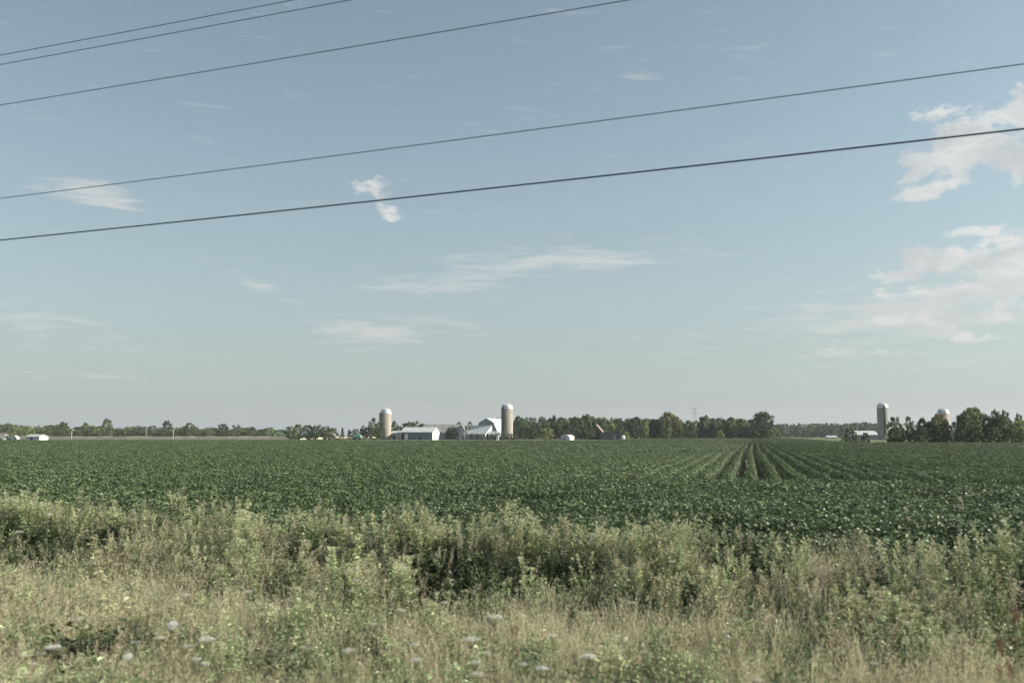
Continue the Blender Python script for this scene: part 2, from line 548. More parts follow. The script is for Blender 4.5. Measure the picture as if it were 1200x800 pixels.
# ------------------------------------------------------------------ verge plants
def forb(seed, H, nl, leafL=0.055, top=0.28, bend=0.06, lw=0.16, nst=3, drop=0.0):
    """upright many-leaved weed clump with pale tops"""
    global R
    R = np.random.default_rng(seed)
    mb = MB()
    for q in range(nst):
        h = H * R.uniform(0.75, 1.05)
        b0 = np.array([R.normal(0, .04), R.normal(0, .04), 0.0])
        dr = R.normal(0, bend, 2)
        tt = np.linspace(0, 1, 5)
        pts = b0 + np.stack([dr[0] * tt ** 2 * h * 2, dr[1] * tt ** 2 * h * 2, tt * h], 1)
        mb.tube(pts, np.linspace(0.0032, 0.0012, 5), 3, 1, 0.4, cap=False)
        t = R.uniform(0.12, 1.0, nl)
        p = b0 + np.stack([dr[0] * t ** 2 * h * 2, dr[1] * t ** 2 * h * 2, t * h], 1)
        a = R.uniform(0, 2 * math.pi, nl)
        d = np.stack([np.cos(a), np.sin(a), R.uniform(0.1, 1.0, nl) - drop], 1)
        L = leafL * (1.15 - 0.6 * t) * R.uniform(0.7, 1.3, nl)
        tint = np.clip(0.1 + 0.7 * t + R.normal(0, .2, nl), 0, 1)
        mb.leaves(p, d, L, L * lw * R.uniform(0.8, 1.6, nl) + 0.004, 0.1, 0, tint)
        # plumed top
        nt_ = int(nl * 0.9)
        t = 1 - top * R.random(nt_) ** 1.2
        a = R.uniform(0, 2 * math.pi, nt_)
        rr = R.random(nt_) * 0.055 * (1.1 - (t - (1 - top)) / top) * 1.3
        p = b0 + np.stack([dr[0] * t ** 2 * h * 2 + rr * np.cos(a), dr[1] * t ** 2 * h * 2 + rr * np.sin(a), t * h + rr * 0.9 + 0.01], 1)
        d = np.stack([np.cos(a), np.sin(a), R.uniform(0.2, 1.5, nt_)], 1)
        mb.leaves(p, d, R.uniform(0.010, 0.022, nt_), R.uniform(0.006, 0.011, nt_), 0.1, 2, R.random(nt_))
    return mb


def grass(seed, H, n, spread, w=0.004, heads=True):
    global R
    R = np.random.default_rng(seed)
    mb = MB()
    for i in range(n):
        h = H * R.uniform(0.5, 1.05)
        a = R.uniform(0, 2 * math.pi); r = spread * math.sqrt(R.random())
        b = np.array([r * math.cos(a), r * math.sin(a), 0.0])
        lean = R.normal(0, 0.16, 2) + 0.22 * r / spread * np.array([math.cos(a), math.sin(a)])
        fa = R.uniform(0, math.pi)
        sd = np.array([math.cos(fa), math.sin(fa), 0])
        ts = np.array([0, .35, .7, 1.0])
        P_ = b + np.stack([lean[0] * h * ts ** 2, lean[1] * h * ts ** 2, h * ts * (1 - 0.12 * ts)], 1)
        ww = w * R.uniform(0.6, 1.4) * np.array([1, .9, .6, .1])
        V_ = []
        for k in range(4): V_ += [P_[k] - sd * ww[k] / 2, P_[k] + sd * ww[k] / 2]
        mb.add(V_, [[0, 1, 3, 2], [2, 3, 5, 4], [4, 5, 7, 6]], 0, float(np.clip(R.normal(.5, .25), 0, 1)))
        if heads and R.random() < 0.4:
            m = 9
            t = R.uniform(0.72, 1.05, m)
            p = b + np.stack([lean[0] * h * t ** 2, lean[1] * h * t ** 2, h * t * (1 - 0.12 * t)], 1)
            aa = R.uniform(0, 6.28, m)
            d = np.stack([np.cos(aa) * .5, np.sin(aa) * .5, np.ones(m)], 1)
            mb.leaves(p, d, R.uniform(0.012, 0.03, m), 0.005, 0.1, 1, R.random(m))
    return mb


def broad(seed, H, W, n, L, droop=0.2):
    global R
    R = np.random.default_rng(seed)
    mb = MB()
    ns_ = max(5, n // 22)
    for q in range(ns_):
        a = R.uniform(0, 6.28); r = W * math.sqrt(R.random()) * 0.9
        h = H * R.uniform(0.6, 1.05) * (1 - 0.25 * (r / W) ** 2)
        tip = np.array([r * math.cos(a), r * math.sin(a), h])
        tt = np.linspace(0, 1, 4)[:, None]
        root = tip * np.array([.3, .3, 0])
        pts = root + (tip - root) * tt + np.array([[0, 0, 0]]) 
        pts[:, :2] += (tt ** 2 - tt) * R.normal(0, .05, 2)
        mb.tube(pts, np.linspace(.004, .0015, 4), 3, 1, .4, cap=False)
        m = n // ns_
        t = R.uniform(0.25, 1.0, m)[:, None]
        p = root + (tip - root) * t
        aa = R.uniform(0, 6.28, m)
        d = np.stack([np.cos(aa), np.sin(aa), R.uniform(-0.5, 0.6, m) - droop * .3], 1)
        s_ = R.uniform(0.6, 1.25, m) * (1.1 - 0.35 * t[:, 0])
        p = p + d * 0.02
        up = np.stack([R.normal(0.2, .5, m), R.normal(0, .5, m), np.ones(m)], 1)
        mb.leaves(p, d, L * s_, L * s_ * 0.55, 0.14, 0, np.clip(R.normal(.35, .25, m) + .35 * t[:, 0] ** 3, 0, 1), up)
    return mb


fo = [forb(500 + i, 0.86, 78, 0.062, 0.20 + 0.05 * (i % 3), lw=0.32) for i in range(6)]
fo = [m.mesh('forb', [M['forb'], M['stem'], M['forbtop']]) for m in fo]
fo2 = [forb(520 + i, 0.72, 80, 0.070, 0.10, lw=0.34, nst=3) for i in range(5)]
fo2 = [m.mesh('leafy_forb', [M['forb'], M['stem'], M['forbtop']]) for m in fo2]
fo3 = [forb(540 + i, 0.75, 70, 0.045, 0.32, lw=0.12, nst=3).mesh('dry_forb', [M['dock'], M['stem'], M['drygrass']]) for i in range(3)]
br = [broad(560 + i, 0.55, 0.25, 200, 0.085).mesh('broad_weed', [M['broad'], M['stem']]) for i in range(5)]
br2 = [broad(570 + i, 0.75, 0.32, 420, 0.050).mesh('bush_weed', [M['broad'], M['stem']]) for i in range(4)]
gr = [grass(580 + i, 0.55, 46, 0.10).mesh('dry_tuft', [M['drygrass'], M['drygrass']]) for i in range(5)]
gr2 = [grass(590 + i, 0.42, 50, 0.10, 0.005, False).mesh('green_tuft', [M['greengrass'], M['greengrass']]) for i in range(5)]
gr3 = [grass(600 + i, 0.80, 22, 0.08, 0.004).mesh('tall_grass', [M['greengrass'], M['drygrass']]) for i in range(4)]
M['shadeleaf'] = leaf_mat('dark_leaf', (0.018, 0.032, 0.014), (0.07, 0.10, 0.045), 0.5, 0.15, 0.3, 0.25)  # leaves coloured near black, standing in for shade between the weed clumps
dk = [broad(610 + i, 0.42, 0.30, 330, 0.055).mesh('dark_weed', [M['shadeleaf'], M['stem']]) for i in range(3)]
kinds = [fo, fo2, fo3, br, br2, gr, gr2, gr3, dk]
flat = [m for k in kinds for m in k]
offs = np.cumsum([0] + [len(k) for k in kinds])
vcoll = source_collection('verge', flat)
R = np.random.default_rng(77)
# candidate points in road coordinates
S0, S1, D0, D1 = -5.0, 21.0, 2.5, 12.75


def cand(dens):
    n = int((S1 - S0) * (D1 - D0) * dens)
    s_ = R.uniform(S0, S1, n); D = R.uniform(D0, D1, n)
    x = N[0] * D + U[0] * s_; y = N[1] * D + U[1] * s_
    ok = (y > 1.5) & (np.abs(x) < 0.62 * y + 1.6)
    return s_[ok], D[ok], x[ok], y[ok]


VP = []; VR_ = []; VS = []; VI = []


def put(kind, x, y, sc, lean=0.08):
    n = len(x)
    if n == 0: return
    VP.append(np.stack([x, y, terrain(x, y)], 1))
    VR_.append(np.stack([R.normal(0, lean, n), R.normal(0, lean, n), R.uniform(0, 6.28, n)], 1))
    VS.append(np.stack([sc * R.uniform(.85, 1.15, n), sc * R.uniform(.85, 1.15, n), sc], 1))
    VI.append(R.integers(offs[kind], offs[kind + 1], n))


def patch(s_, D, sc_, seed):   # stretched patches in verge coordinates
    return fbm(s_ * sc_ + seed, D * sc_ * 1.3 + seed * 2.7)


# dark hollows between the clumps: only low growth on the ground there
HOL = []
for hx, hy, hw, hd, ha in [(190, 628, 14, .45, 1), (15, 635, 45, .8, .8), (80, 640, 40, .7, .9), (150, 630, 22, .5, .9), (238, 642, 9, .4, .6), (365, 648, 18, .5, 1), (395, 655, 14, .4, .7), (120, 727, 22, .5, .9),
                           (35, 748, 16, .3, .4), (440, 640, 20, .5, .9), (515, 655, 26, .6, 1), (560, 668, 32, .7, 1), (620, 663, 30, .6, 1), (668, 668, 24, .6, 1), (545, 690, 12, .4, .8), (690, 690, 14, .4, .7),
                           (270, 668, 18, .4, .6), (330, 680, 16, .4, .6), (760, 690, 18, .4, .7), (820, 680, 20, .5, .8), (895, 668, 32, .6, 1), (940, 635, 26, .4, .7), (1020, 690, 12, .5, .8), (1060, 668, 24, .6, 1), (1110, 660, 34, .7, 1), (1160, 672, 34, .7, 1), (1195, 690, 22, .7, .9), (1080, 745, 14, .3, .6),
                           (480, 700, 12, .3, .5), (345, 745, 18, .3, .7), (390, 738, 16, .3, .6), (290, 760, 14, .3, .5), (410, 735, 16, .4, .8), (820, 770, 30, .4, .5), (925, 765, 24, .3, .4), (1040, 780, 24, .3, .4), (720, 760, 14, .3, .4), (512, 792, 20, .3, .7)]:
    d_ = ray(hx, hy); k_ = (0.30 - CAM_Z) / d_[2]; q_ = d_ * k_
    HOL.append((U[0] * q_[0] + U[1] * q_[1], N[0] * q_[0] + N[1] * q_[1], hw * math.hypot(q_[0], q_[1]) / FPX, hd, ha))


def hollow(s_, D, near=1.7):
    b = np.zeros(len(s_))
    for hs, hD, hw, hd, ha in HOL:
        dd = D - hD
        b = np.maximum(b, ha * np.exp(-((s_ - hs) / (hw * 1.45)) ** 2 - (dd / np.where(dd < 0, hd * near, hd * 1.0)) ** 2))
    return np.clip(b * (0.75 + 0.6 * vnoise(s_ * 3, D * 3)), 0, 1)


# edge band, tall plumed forbs
s_, D, x, y = cand(12)
h = sm(9.6, 11.0, D) * sm(12.75, 12.2, D)
pz = patch(s_, D, 0.55, 3.1)
ok = (R.random(len(D)) < h * sm(0.30, 0.50, pz)) & (hollow(s_, D) < 0.4) & (R.random(len(D)) < .5 + .5 * sm(1.0, 3.5, s_))
put(0, x[ok], y[ok], (0.80 + 0.10 * sm(1, 6, s_[ok]) + 0.55 * (pz[ok] - 0.42)) * R.uniform(.85, 1.12, ok.sum()))
# mid band leafy forbs
s_, D, x, y = cand(12)
h = sm(4.6, 6.2, D)
pz = patch(s_, D, 0.6, 5.7)
ok = (R.random(len(D)) < h * (0.25 + 0.75 * sm(0.32, 0.55, pz))) & (hollow(s_, D) < 0.35)
put(1, x[ok], y[ok], (0.60 + (0.20 + .12 * sm(1, 5, s_[ok])) * sm(6, 11, D[ok])) * (0.55 + 1.0 * pz[ok]) * R.uniform(.8, 1.15, ok.sum()))
# dusky dry forbs
s_, D, x, y = cand(9)
pz = patch(s_, D, 0.7, 9.9)
ok = (R.random(len(D)) < sm(0.45, 0.6, pz)) & (hollow(s_, D) < 0.5) & (D > 4.2)
put(2, x[ok], y[ok], (0.7 + 0.3 * sm(6, 11, D[ok])) * R.uniform(.8, 1.1, ok.sum()))
# broad leaved
s_, D, x, y = cand(12)
pz = patch(s_, D, 0.5, 13.3)
ok = R.random(len(D)) < np.maximum(np.maximum(sm(0.48, 0.60, pz), .5 * sm(8.8, 10, D)), hollow(s_, D) * .4)
put(3, x[ok], y[ok], (0.85 - 0.5 * hollow(s_[ok], D[ok])) * R.uniform(.7, 1.15, ok.sum()))
# bushy small-leaved (denser to the far left edge)
s_, D, x, y = cand(5)
pz = patch(s_, D, 0.35, 23.3)
left = sm(10.5, 13, s_) * sm(8.6, 10, D)
ok = (R.random(len(D)) < np.maximum(sm(0.54, 0.64, pz) * sm(5, 7, D), left)) & (hollow(s_, D) < 0.6)
put(4, x[ok], y[ok], (0.85 + 0.25 * left[ok]) * R.uniform(.75, 1.15, ok.sum()))
# dry grass everywhere, most near the road
s_, D, x, y = cand(75)
pz = patch(s_, D, 0.45, 33.1)
ok = (R.random(len(D)) < (0.18 + 0.8 * sm(9.5, 5.5, D)) * (0.35 + 0.65 * sm(0.3, 0.5, pz))) & (hollow(s_, D) < 0.28)
put(5, x[ok], y[ok], (0.80 + 0.35 * sm(5, 9, D[ok])) * R.uniform(.7, 1.15, ok.sum()), 0.12)
# green grass
s_, D, x, y = cand(30)
pz = patch(s_, D, 0.5, 43.1)
ok = (R.random(len(D)) < 0.25 + 0.75 * sm(0.42, 0.6, pz)) & (hollow(s_, D) < .75)
put(6, x[ok], y[ok], (0.85 - .55 * hollow(s_[ok], D[ok])) * R.uniform(.7, 1.15, ok.sum()), 0.12)
# low bushes filling the hollows, leaf colour darkened to imitate shade there
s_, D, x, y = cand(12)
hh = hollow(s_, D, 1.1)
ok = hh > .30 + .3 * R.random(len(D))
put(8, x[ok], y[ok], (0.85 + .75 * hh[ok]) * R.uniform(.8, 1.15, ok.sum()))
# tall grass
s_, D, x, y = cand(16)
ok = (D > 5.5) & (R.random(len(D)) < 0.6) & (hollow(s_, D) < 0.3)
put(7, x[ok], y[ok], 0.95 * R.uniform(.7, 1.1, ok.sum()), 0.1)
VP = np.concatenate(VP); print('verge plants', len(VP))
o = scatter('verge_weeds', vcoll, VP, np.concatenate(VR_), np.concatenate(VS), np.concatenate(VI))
tag(o, 'dense weeds and dry grass between road and field', kind='stuff')


def on_ray(px, py, z):
    """point of the photo ray at height z"""
    d = ray(px, py)
    k = (z - CAM_Z) / d[2]
    return np.array([d[0] * k, d[1] * k, z])


def where(px, py):
    side = 'left' if px < 400 else ('middle' if px < 800 else 'right')
    return side


# ---- white umbel flowers (wild carrot), each a thing
def umbel_parts(seed, h):
    global R
    R = np.random.default_rng(seed)
    st = MB(); fl = MB(); lf = MB()
    st.tube([(0, 0, 0), (0.01, 0, h * .5), (0.0, 0.01, h - 0.03)], [.003, .0025, .002], 4, 0, .5)
    n = 46
    a = np.arange(n) * 2.39996; r = 0.040 * np.sqrt(np.arange(n) / n)
    for i in range(n):
        x, y = r[i] * math.cos(a[i]), r[i] * math.sin(a[i])
        z = h + 0.008 - 6.0 * r[i] ** 2 + R.normal(0, .0015)
        if i % 3 == 0:
            st.tube([(0, 0.01, h - .03), (x * .7, y * .7 + .004, h - .008), (x, y, z - .002)], [.0012, .001, .0008], 3, 0, .5, cap=False)
        m = 7
        aa = R.uniform(0, 6.28) + np.arange(m) * 6.28 / m
        d = np.stack([np.cos(aa), np.sin(aa), np.full(m, .25)], 1)
        fl.leaves(np.repeat([[x, y, z]], m, 0), d, 0.0075, 0.0065, 0.05, 0, R.random(m))
    m = 46
    t = R.uniform(.1, .75, m); aa = R.uniform(0, 6.28, m)
    d = np.stack([np.cos(aa), np.sin(aa), R.uniform(.1, .9, m)], 1)
    lf.leaves(np.stack([t * 0, t * 0, t * h], 1), d, R.uniform(.03, .07, m), 0.006, .1, 0, R.random(m) * .6)
    return (st.mesh('stem', M['stem']), fl.mesh('flower_head', M['white']), lf.mesh('foliage', M['forb']), fl.mesh('flower_head', M['cream']))


umb = [umbel_parts(700 + i, 0.5) for i in range(5)]
LOOK = ['broad flat', 'small round', 'tilted', 'wide', 'domed', 'low']
umbels = [  # px, py, size px, tilt
    (22, 623, 9, .2), (57, 603, 14, .3), (217, 697, 13, .2), (290, 693, 10, .3), (303, 707, 8, .1), (297, 712, 7, .1), (202, 732, 13, .65),
    (92, 725, 10, .2), (242, 749, 20, .05), (218, 757, 12, .05), (62, 758, 18, .1), (28, 768, 12, .1), (150, 769, 11, .6), (230, 772, 12, .2),
    (240, 777, 10, .2), (158, 752, 11, .1), (38, 778, 11, .1), (187, 747, 12, .1), (580, 723, 24, .0), (552, 749, 20, .1), (647, 744, 8, .5),
    (690, 769, 20, .0), (635, 783, 18, .0), (570, 765, 8, .4), (408, 762, 15, .4), (557, 776, 16, .1), (559, 790, 18, .1), (488, 773, 14, .3),
    (486, 755, 12, .1), (470, 715, 14, .05), (412, 692, 8, .3), (417, 680, 9, .2), (613, 778, 9, .3), (788, 658, 8, .2), (790, 677, 8, .2),
    (1025, 777, 9, .0), (887, 797, 12, .2), (742, 706, 7, .2), (862, 726, 8, .1), (355, 758, 10, .1), (438, 731, 9, .2), (520, 706, 8, .3)]
used_lab = {}
for i, (px, py, sz, tilt) in enumerate(umbels):
    z = 0.68 if py > 735 else (0.78 if py > 670 else 0.84)
    tilt = tilt if tilt > .55 else tilt * .35
    p = on_ray(px, py, z)
    gz = float(terrain(p[0], p[1]))
    dist = math.hypot(p[0], p[1])
    dia = sz * dist / FPX
    k = min(1.25, max(0.6, dia / 0.088))
    hgt = (z - gz)
    j = 'lower' if py > 735 else ('middle' if py > 670 else 'upper')
    lab = '%s white wildflower head %s in the verge, %s' % (
        LOOK[0] if sz >= 17 else (LOOK[4] if tilt > .45 else (LOOK[1] if sz < 10 else LOOK[3] if sz > 13 else LOOK[2])),
        {'lower': 'low', 'middle': 'midway', 'upper': 'high'}[j], '%d%% across from the left' % round(px / 12) if (px, py) != (240,777) else 'just below a tilted one at left')
    t = thing('wild_carrot', lab, 'wildflower', (p[0], p[1], gz), R.uniform(0, 6.28), 'white wild carrot flowers in the verge')
    st, fl, lf, fc = umb[i % 5]
    if (px, py) not in ((202, 732), (150, 769), (580, 723), (552, 749), (647, 744), (690, 769), (635, 783), (242, 749), (62, 758), (240, 777), (230, 772)): fl = fc
    for nm, me in (('stem', st), ('foliage', lf)):
        c = bpy.data.objects.new(nm, me); COL.objects.link(c); c.parent = t; c.scale = (k, k, hgt / 0.5)
    c = bpy.data.objects.new('flower_head', fl); COL.objects.link(c); c.parent = t
    # the head tilts about the stem's top and keeps its own proportions
    rm = Matrix.Translation((0, 0, hgt)) @ Matrix.Rotation(tilt, 4, 'X') @ Matrix.Scale(k, 4) @ Matrix.Translation((0, 0, -0.5))
    rz = Matrix.Rotation(-t.rotation_euler[2], 4, 'Z')
    c.matrix_local = rz @ rm


# ---- plumed weeds standing out against the field, each a thing
def plume(seed, H=0.95, tops='forbtop', leaf='forb', nl=140, tf=0.30, ns_=5):
    """tall weed as stem / foliage / plume parts"""
    global R
    R = np.random.default_rng(seed)
    st = MB(); fo_ = MB(); pl = MB()
    for q in range(ns_):
        h = H * R.uniform(.75, 1.04)
        b0 = np.array([R.normal(0, .05), R.normal(0, .05), 0]); dr = R.normal(0, .10, 2)
        f_ = lambda t: b0 + np.stack([dr[0] * t ** 2 * h * 1.2, dr[1] * t ** 2 * h * 1.2, t * h], 1)
        st.tube(f_(np.linspace(0, 1, 5)), np.linspace(.004, .0015, 5), 4, 0, .5)
        t = R.uniform(.1, .95, nl); a = R.uniform(0, 6.28, nl)
        d = np.stack([np.cos(a), np.sin(a), R.uniform(.0, .9, nl)], 1)
        Lf = .065 * (1.1 - .5 * t) * R.uniform(.7, 1.3, nl)
        fo_.leaves(f_(t), d, Lf, Lf * .2 + .004, .1, 0, np.clip(.1 + .7 * t + R.normal(0, .2, nl), 0, 1))
        for b in range(9):
            tb = 1 - tf * (b / 9) ** 1.1
            ab = b * 2.4; Lb = 0.035 + 0.075 * (b / 9)
            base = f_(np.array([tb]))[0]
            m = 16
            u_ = R.random(m)
            p = base + np.stack([np.cos(ab) * u_ * Lb, np.sin(ab) * u_ * Lb, u_ * Lb * .8], 1) + R.normal(0, .006, (m, 3))
            dd = np.stack([np.cos(ab) + R.normal(0, .4, m), np.sin(ab) + R.normal(0, .4, m), R.uniform(.3, 1.4, m)], 1)
            pl.leaves(p, dd, R.uniform(.012, .024, m), R.uniform(.007, .013, m), .1, 0, R.random(m))
    return st.mesh('stem', M['stem']), fo_.mesh('foliage', M[leaf]), pl.mesh('plume', M[tops])


def place_parts(t, meshes, names):
    for nm, me in zip(names, meshes):
        c = bpy.data.objects.new(nm, me); COL.objects.link(c); c.parent = t


plu = [plume(800 + i) for i in range(4)]
edge = [(98, 592), (176, 590), (212, 575), (255, 589), (285, 596), (350, 588), (372, 592), (470, 596), (498, 592), (512, 598), (561, 600), (598, 590),
        (618, 594), (640, 603), (790, 607), (812, 608), (905, 622), (1085, 622), (1170, 612), (1188, 618), (945, 628), (700, 606), (735, 618), (30, 588)]
for i, (px, py) in enumerate(edge):
    # top of the plume on this ray, plant rooted 11..12.6 m from the road line
    D = 11.3 + 1.1 * random.random()
    d = ray(px, py); Dd = N[0] * d[0] + N[1] * d[1]
    p = d * (D / Dd)
    gz = float(terrain(p[0], p[1])); top = CAM_Z + p[2] - gz
    top = max(.7, min(1.35, top))
    nm = 'plumed_weed'
    lab = 'tall pale plumed weed at the soybean field edge, %d%% across from the left' % round(px / 12)
    t = thing(nm, lab, 'weed', (p[0], p[1], gz), random.random() * 6, 'tall plumed weeds along the field edge')
    k = top / 0.95
    t.scale = (k * 1.05, k * 1.05, k)
    place_parts(t, plu[i % 4], ('stem', 'foliage', 'plume'))

# ---- red seeded docks
rd_ = [plume(820 + i, 0.6, 'red', 'forb', 50, .10, 3) for i in range(2)]
for px, py, z, lab in ((601, 741, .50, 'rusty red seeded weed among pale grass left of the round white flower'),
                       (1190, 722, .66, 'red topped weed high at the right end of the verge'),
                       (1172, 757, .55, 'pinkish red weed below the red topped one at the right'),
                       (1184, 785, .45, 'dark red weed at the bottom right corner of the verge'),
                       ):
    p = on_ray(px, py, z); gz = float(terrain(p[0], p[1]))
    t = thing('red_dock', lab, 'weed', (p[0], p[1], gz), px, 'red seeded weeds in the verge')
    k = (z - gz) / .6; t.scale = (k * .17, k * .17, k)
    place_parts(t, rd_[px % 2], ('stem', 'foliage', 'seed_head'))

# ---- pale weeds in the soybeans
pk = [plume(840, 0.9, 'pink', 'shadeleaf', 20, .08, 2)]
for px, py, Y, lab in ((877, 541, 33, 'pale pink weed standing in the gap between soybean rows'),
                       (862, 543, 33, 'small whitish weed just left of the pink one between rows'),
                       (1124, 585, 15.5, 'single whitish weed rising above the soybeans at the right'),
                       (1066, 598, 14.5, 'whitish weed head beside the dark gap in the soybeans')):
    p = atY(px, py, Y)
    t = thing('pale_weed', lab, 'weed', (p[0], p[1], 0), px, 'pale weeds among the soybeans')
    k = p[2] / .9; t.scale = (k * .45, k * .45, k)
    place_parts(t, pk[0], ('stem', 'foliage', 'flower_head'))


# ---- leaning stalks with big pale paired leaves
def stalk(seed, lean):
    global R
    R = np.random.default_rng(seed)
    st = MB(); lf = MB()
    f_ = lambda t: np.stack([-lean * t ** 1.3, t * 0, t], 1)
    st.tube(f_(np.linspace(0, 1, 7)), np.linspace(.006, .003, 7), 5, 0, .5)
    t = np.linspace(.15, 1, 15)
    p = f_(t)
    for sd in (-1, 1):
        a = np.arange(15) * 1.57 + (0 if sd > 0 else math.pi) + R.normal(0, .3, 15)
        d = np.stack([np.cos(a), np.sin(a) - .2, R.uniform(-.35, .25, 15)], 1)
        up = np.stack([R.normal(.3, .2, 15), R.normal(-.5, .2, 15), np.ones(15)], 1)
        lf.leaves(p, d, .095 * (1.1 - .5 * t), .055 * (1.1 - .5 * t), .12, 0, R.random(15), up)
    return st.mesh('stem', M['stem']), lf.mesh('foliage', M['paleleaf'])


for px, py, z, ln, lab in ((104, 612, .95, .28, 'leaning stalk with large pale leaves before the dark bush at left'),
                           (131, 631, .88, .04, 'upright stalk with pale paired leaves right of the leaning one'),
                           (170, 655, .78, -.22, 'stalk with pale leaves leaning right below the dark hollow at left')):
    p = on_ray(px, py, z); gz = float(terrain(p[0], p[1]))
    p[0] += ln * (z - gz)
    t = thing('leafy_stalk', lab, 'weed', (p[0], p[1] - .1, gz), 0, 'pale leaved stalks at the left of the verge')
    k = z - gz; t.scale = (k, k, k)
    place_parts(t, stalk(px, ln), ('stem', 'foliage'))

# ------------------------------------------------------------------ power lines
M['wire'] = surf_mat('wire_black', (0.018, 0.02, 0.024), (0.03, 0.032, 0.036), 3, 0.6, 0.3)
M['wire2'] = surf_mat('wire_grey', (0.10, 0.12, 0.135), (0.14, 0.16, 0.175), 3, 0.5, 0.4)
M['polewood'] = surf_mat('pole_wood', (0.13, 0.11, 0.085), (0.22, 0.19, 0.15), 3, 0.9, 0.1, stretch=(6, 6, .4))
M['ceramic'] = surf_mat('insulator', (0.45, 0.45, 0.43), (0.6, 0.6, 0.58), 3, 0.3, 0.5)
wires = [
    ('thick black lowest power cable crossing the whole sky', 10.0, .0085, 'wire', [(0, 281.8), (200, 260.5), (500, 228.2), (700, 206.3), (1000, 174.2), (1200, 151.3)]),
    ('thin grey cable just above the thick black lowest one', 10.0, .0052, 'wire2', [(0, 232.5), (200, 207.2), (500, 168.2), (700, 142.3), (1000, 102.5), (1200, 74.7)]),
    ('middle cable running from the left edge to the top centre', 10.0, .0052, 'wire2', [(0, 123.5), (200, 90.5), (300, 73.5), (500, 39.8), (560, 30.3), (740, 0)]),
    ('topmost cable in the upper left corner of the sky', 10.5, .0052, 'wire2', [(0, 65), (200, 27), (300, 8.5), (345, 0)]),
    ('second cable from the top in the upper left corner', 9.5, .0048, 'wire2', [(0, 75.8), (200, 39), (300, 21), (410, 0)])]
SA, SB = -24.0, 36.0
ends = []
for lab, D, r, mt, pts in wires:
    ss = []; zz = []
    for px, py in pts:
        d = ray(px, py); k = D / (N[0] * d[0] + N[1] * d[1])
        p = d * k
        ss.append(U[0] * p[0] + U[1] * p[1]); zz.append(CAM_Z + p[2])
    ss = np.array(ss); zz = np.array(zz)
    c = 4 * 0.35 / (SB - SA) ** 2
    A = np.stack([np.ones_like(ss), ss], 1)
    co, *_ = np.linalg.lstsq(A, zz - c * ss ** 2, rcond=None)
    fz = lambda s_: co[0] + co[1] * s_ + c * s_ ** 2
    print('wire', lab[:20], 'z ends', fz(SA), fz(SB), 'resid', np.abs(fz(ss) - zz).max())
    sv = np.linspace(SA, SB, 90)
    pp = np.stack([N[0] * D + U[0] * sv, N[1] * D + U[1] * sv, fz(sv)], 1)
    mb = MB(); mb.tube(pp, r, 6)
    o = mb.obj('power_cable', M[mt]); tag(o, lab, 'cable', 'power cables crossing the sky')
    ends.append((D, fz(SA), fz(SB)))
for which, s_, lab in ((1, SA, 'wooden utility pole beyond the right edge carrying the cables'), (2, SB, 'wooden utility pole beyond the left edge carrying the cables')):
    b = N * 10.16 + U * s_
    gz = float(terrain_D(10.16))
    t = thing('utility_pole', lab, 'utility pole', (b[0], b[1], gz), RA - math.pi / 2 + math.pi / 2, 'near utility poles')
    hh = max(e[which] for e in ends) + .1 - gz
    # local frame: x along N
    t.rotation_euler = (0, 0, math.atan2(N[1], N[0]))
    mb = MB(); mb.tube([(0, 0, -.5), (0, 0, hh / 2), (0, 0, hh)], [.15, .125, .10], 12); mb.obj('pole', M['polewood'], t, True)
    mb = MB(); z = ends[3][which] - gz - .32; mb.box((-.95, .105, z), (.6, .205, z + .1)); mb.obj('crossarm', M['polewood'], t)
    for D, za, zb in ends:
        z = (za, zb)[which - 1] - gz
        mb = MB()
        if abs(D - 10) > .1:
            mb.lathe([(.015, z - .22), (.04, z - .18), (.045, z - .1), (.03, z - .08), (.045, z - .04), (.02, z + .01), (0, z + .012)], 10, centre=(D - 10.16, .15))
        else:
            mb.lathe([(.012, z - .07), (.035, z - .05), (.025, z), (.035, z + .04), (0, z + .05)], 10, centre=(D - 10.16, 0))
            mb.tube([(-.02, 0, z - .03), (-.16, 0, z - .03)], .02, 6)
        mb.obj('insulator', M['ceramic'], t, True)

# ------------------------------------------------------------------ farm buildings
M['silo'] = surf_mat('silo_concrete', (0.27, 0.235, 0.19), (0.38, 0.34, 0.285), 0.8, 0.9, 0.2, stretch=(1, 1, .35))
M['silog'] = surf_mat('silo_grey', (0.24, 0.23, 0.20), (0.36, 0.34, 0.29), 0.8, 0.9, 0.2, stretch=(1, 1, .35))
M['hoop'] = surf_mat('hoop_steel', (0.16, 0.15, 0.14), (0.26, 0.22, 0.19), 3, 0.6, 0.4)
M['dome'] = surf_mat('dome_metal', (0.52, 0.53, 0.54), (0.66, 0.67, 0.68), 1.5, 0.45, 0.5, 0.25)
M['wwall'] = surf_mat('white_boards', (0.50, 0.51, 0.50), (0.66, 0.66, 0.64), .7, 0.7, 0.2, stretch=(1, 1, .2))
M['bwall'] = surf_mat('blue_grey_steel', (0.085, 0.13, 0.15), (0.12, 0.17, 0.19), .7, 0.55, 0.4, stretch=(1, 1, .1))
M['gwall'] = surf_mat('grey_shade_boards', (0.20, 0.255, 0.28), (0.27, 0.32, 0.34), .7, 0.7, 0.2, stretch=(1, 1, .2))  # blue-grey puts the gambrel gable's shade into the wall colour
M['wroof'] = surf_mat('white_steel_roof', (0.40, 0.415, 0.42), (0.55, 0.56, 0.555), .6, 0.5, 0.4)
M['groof'] = surf_mat('weathered_roof', (0.26, 0.27, 0.24), (0.36, 0.36, 0.33), .5, 0.7, 0.3)
M['rwall'] = surf_mat('red_barn', (0.085, 0.05, 0.04), (0.12, 0.07, 0.055), .7, 0.85, 0.2)
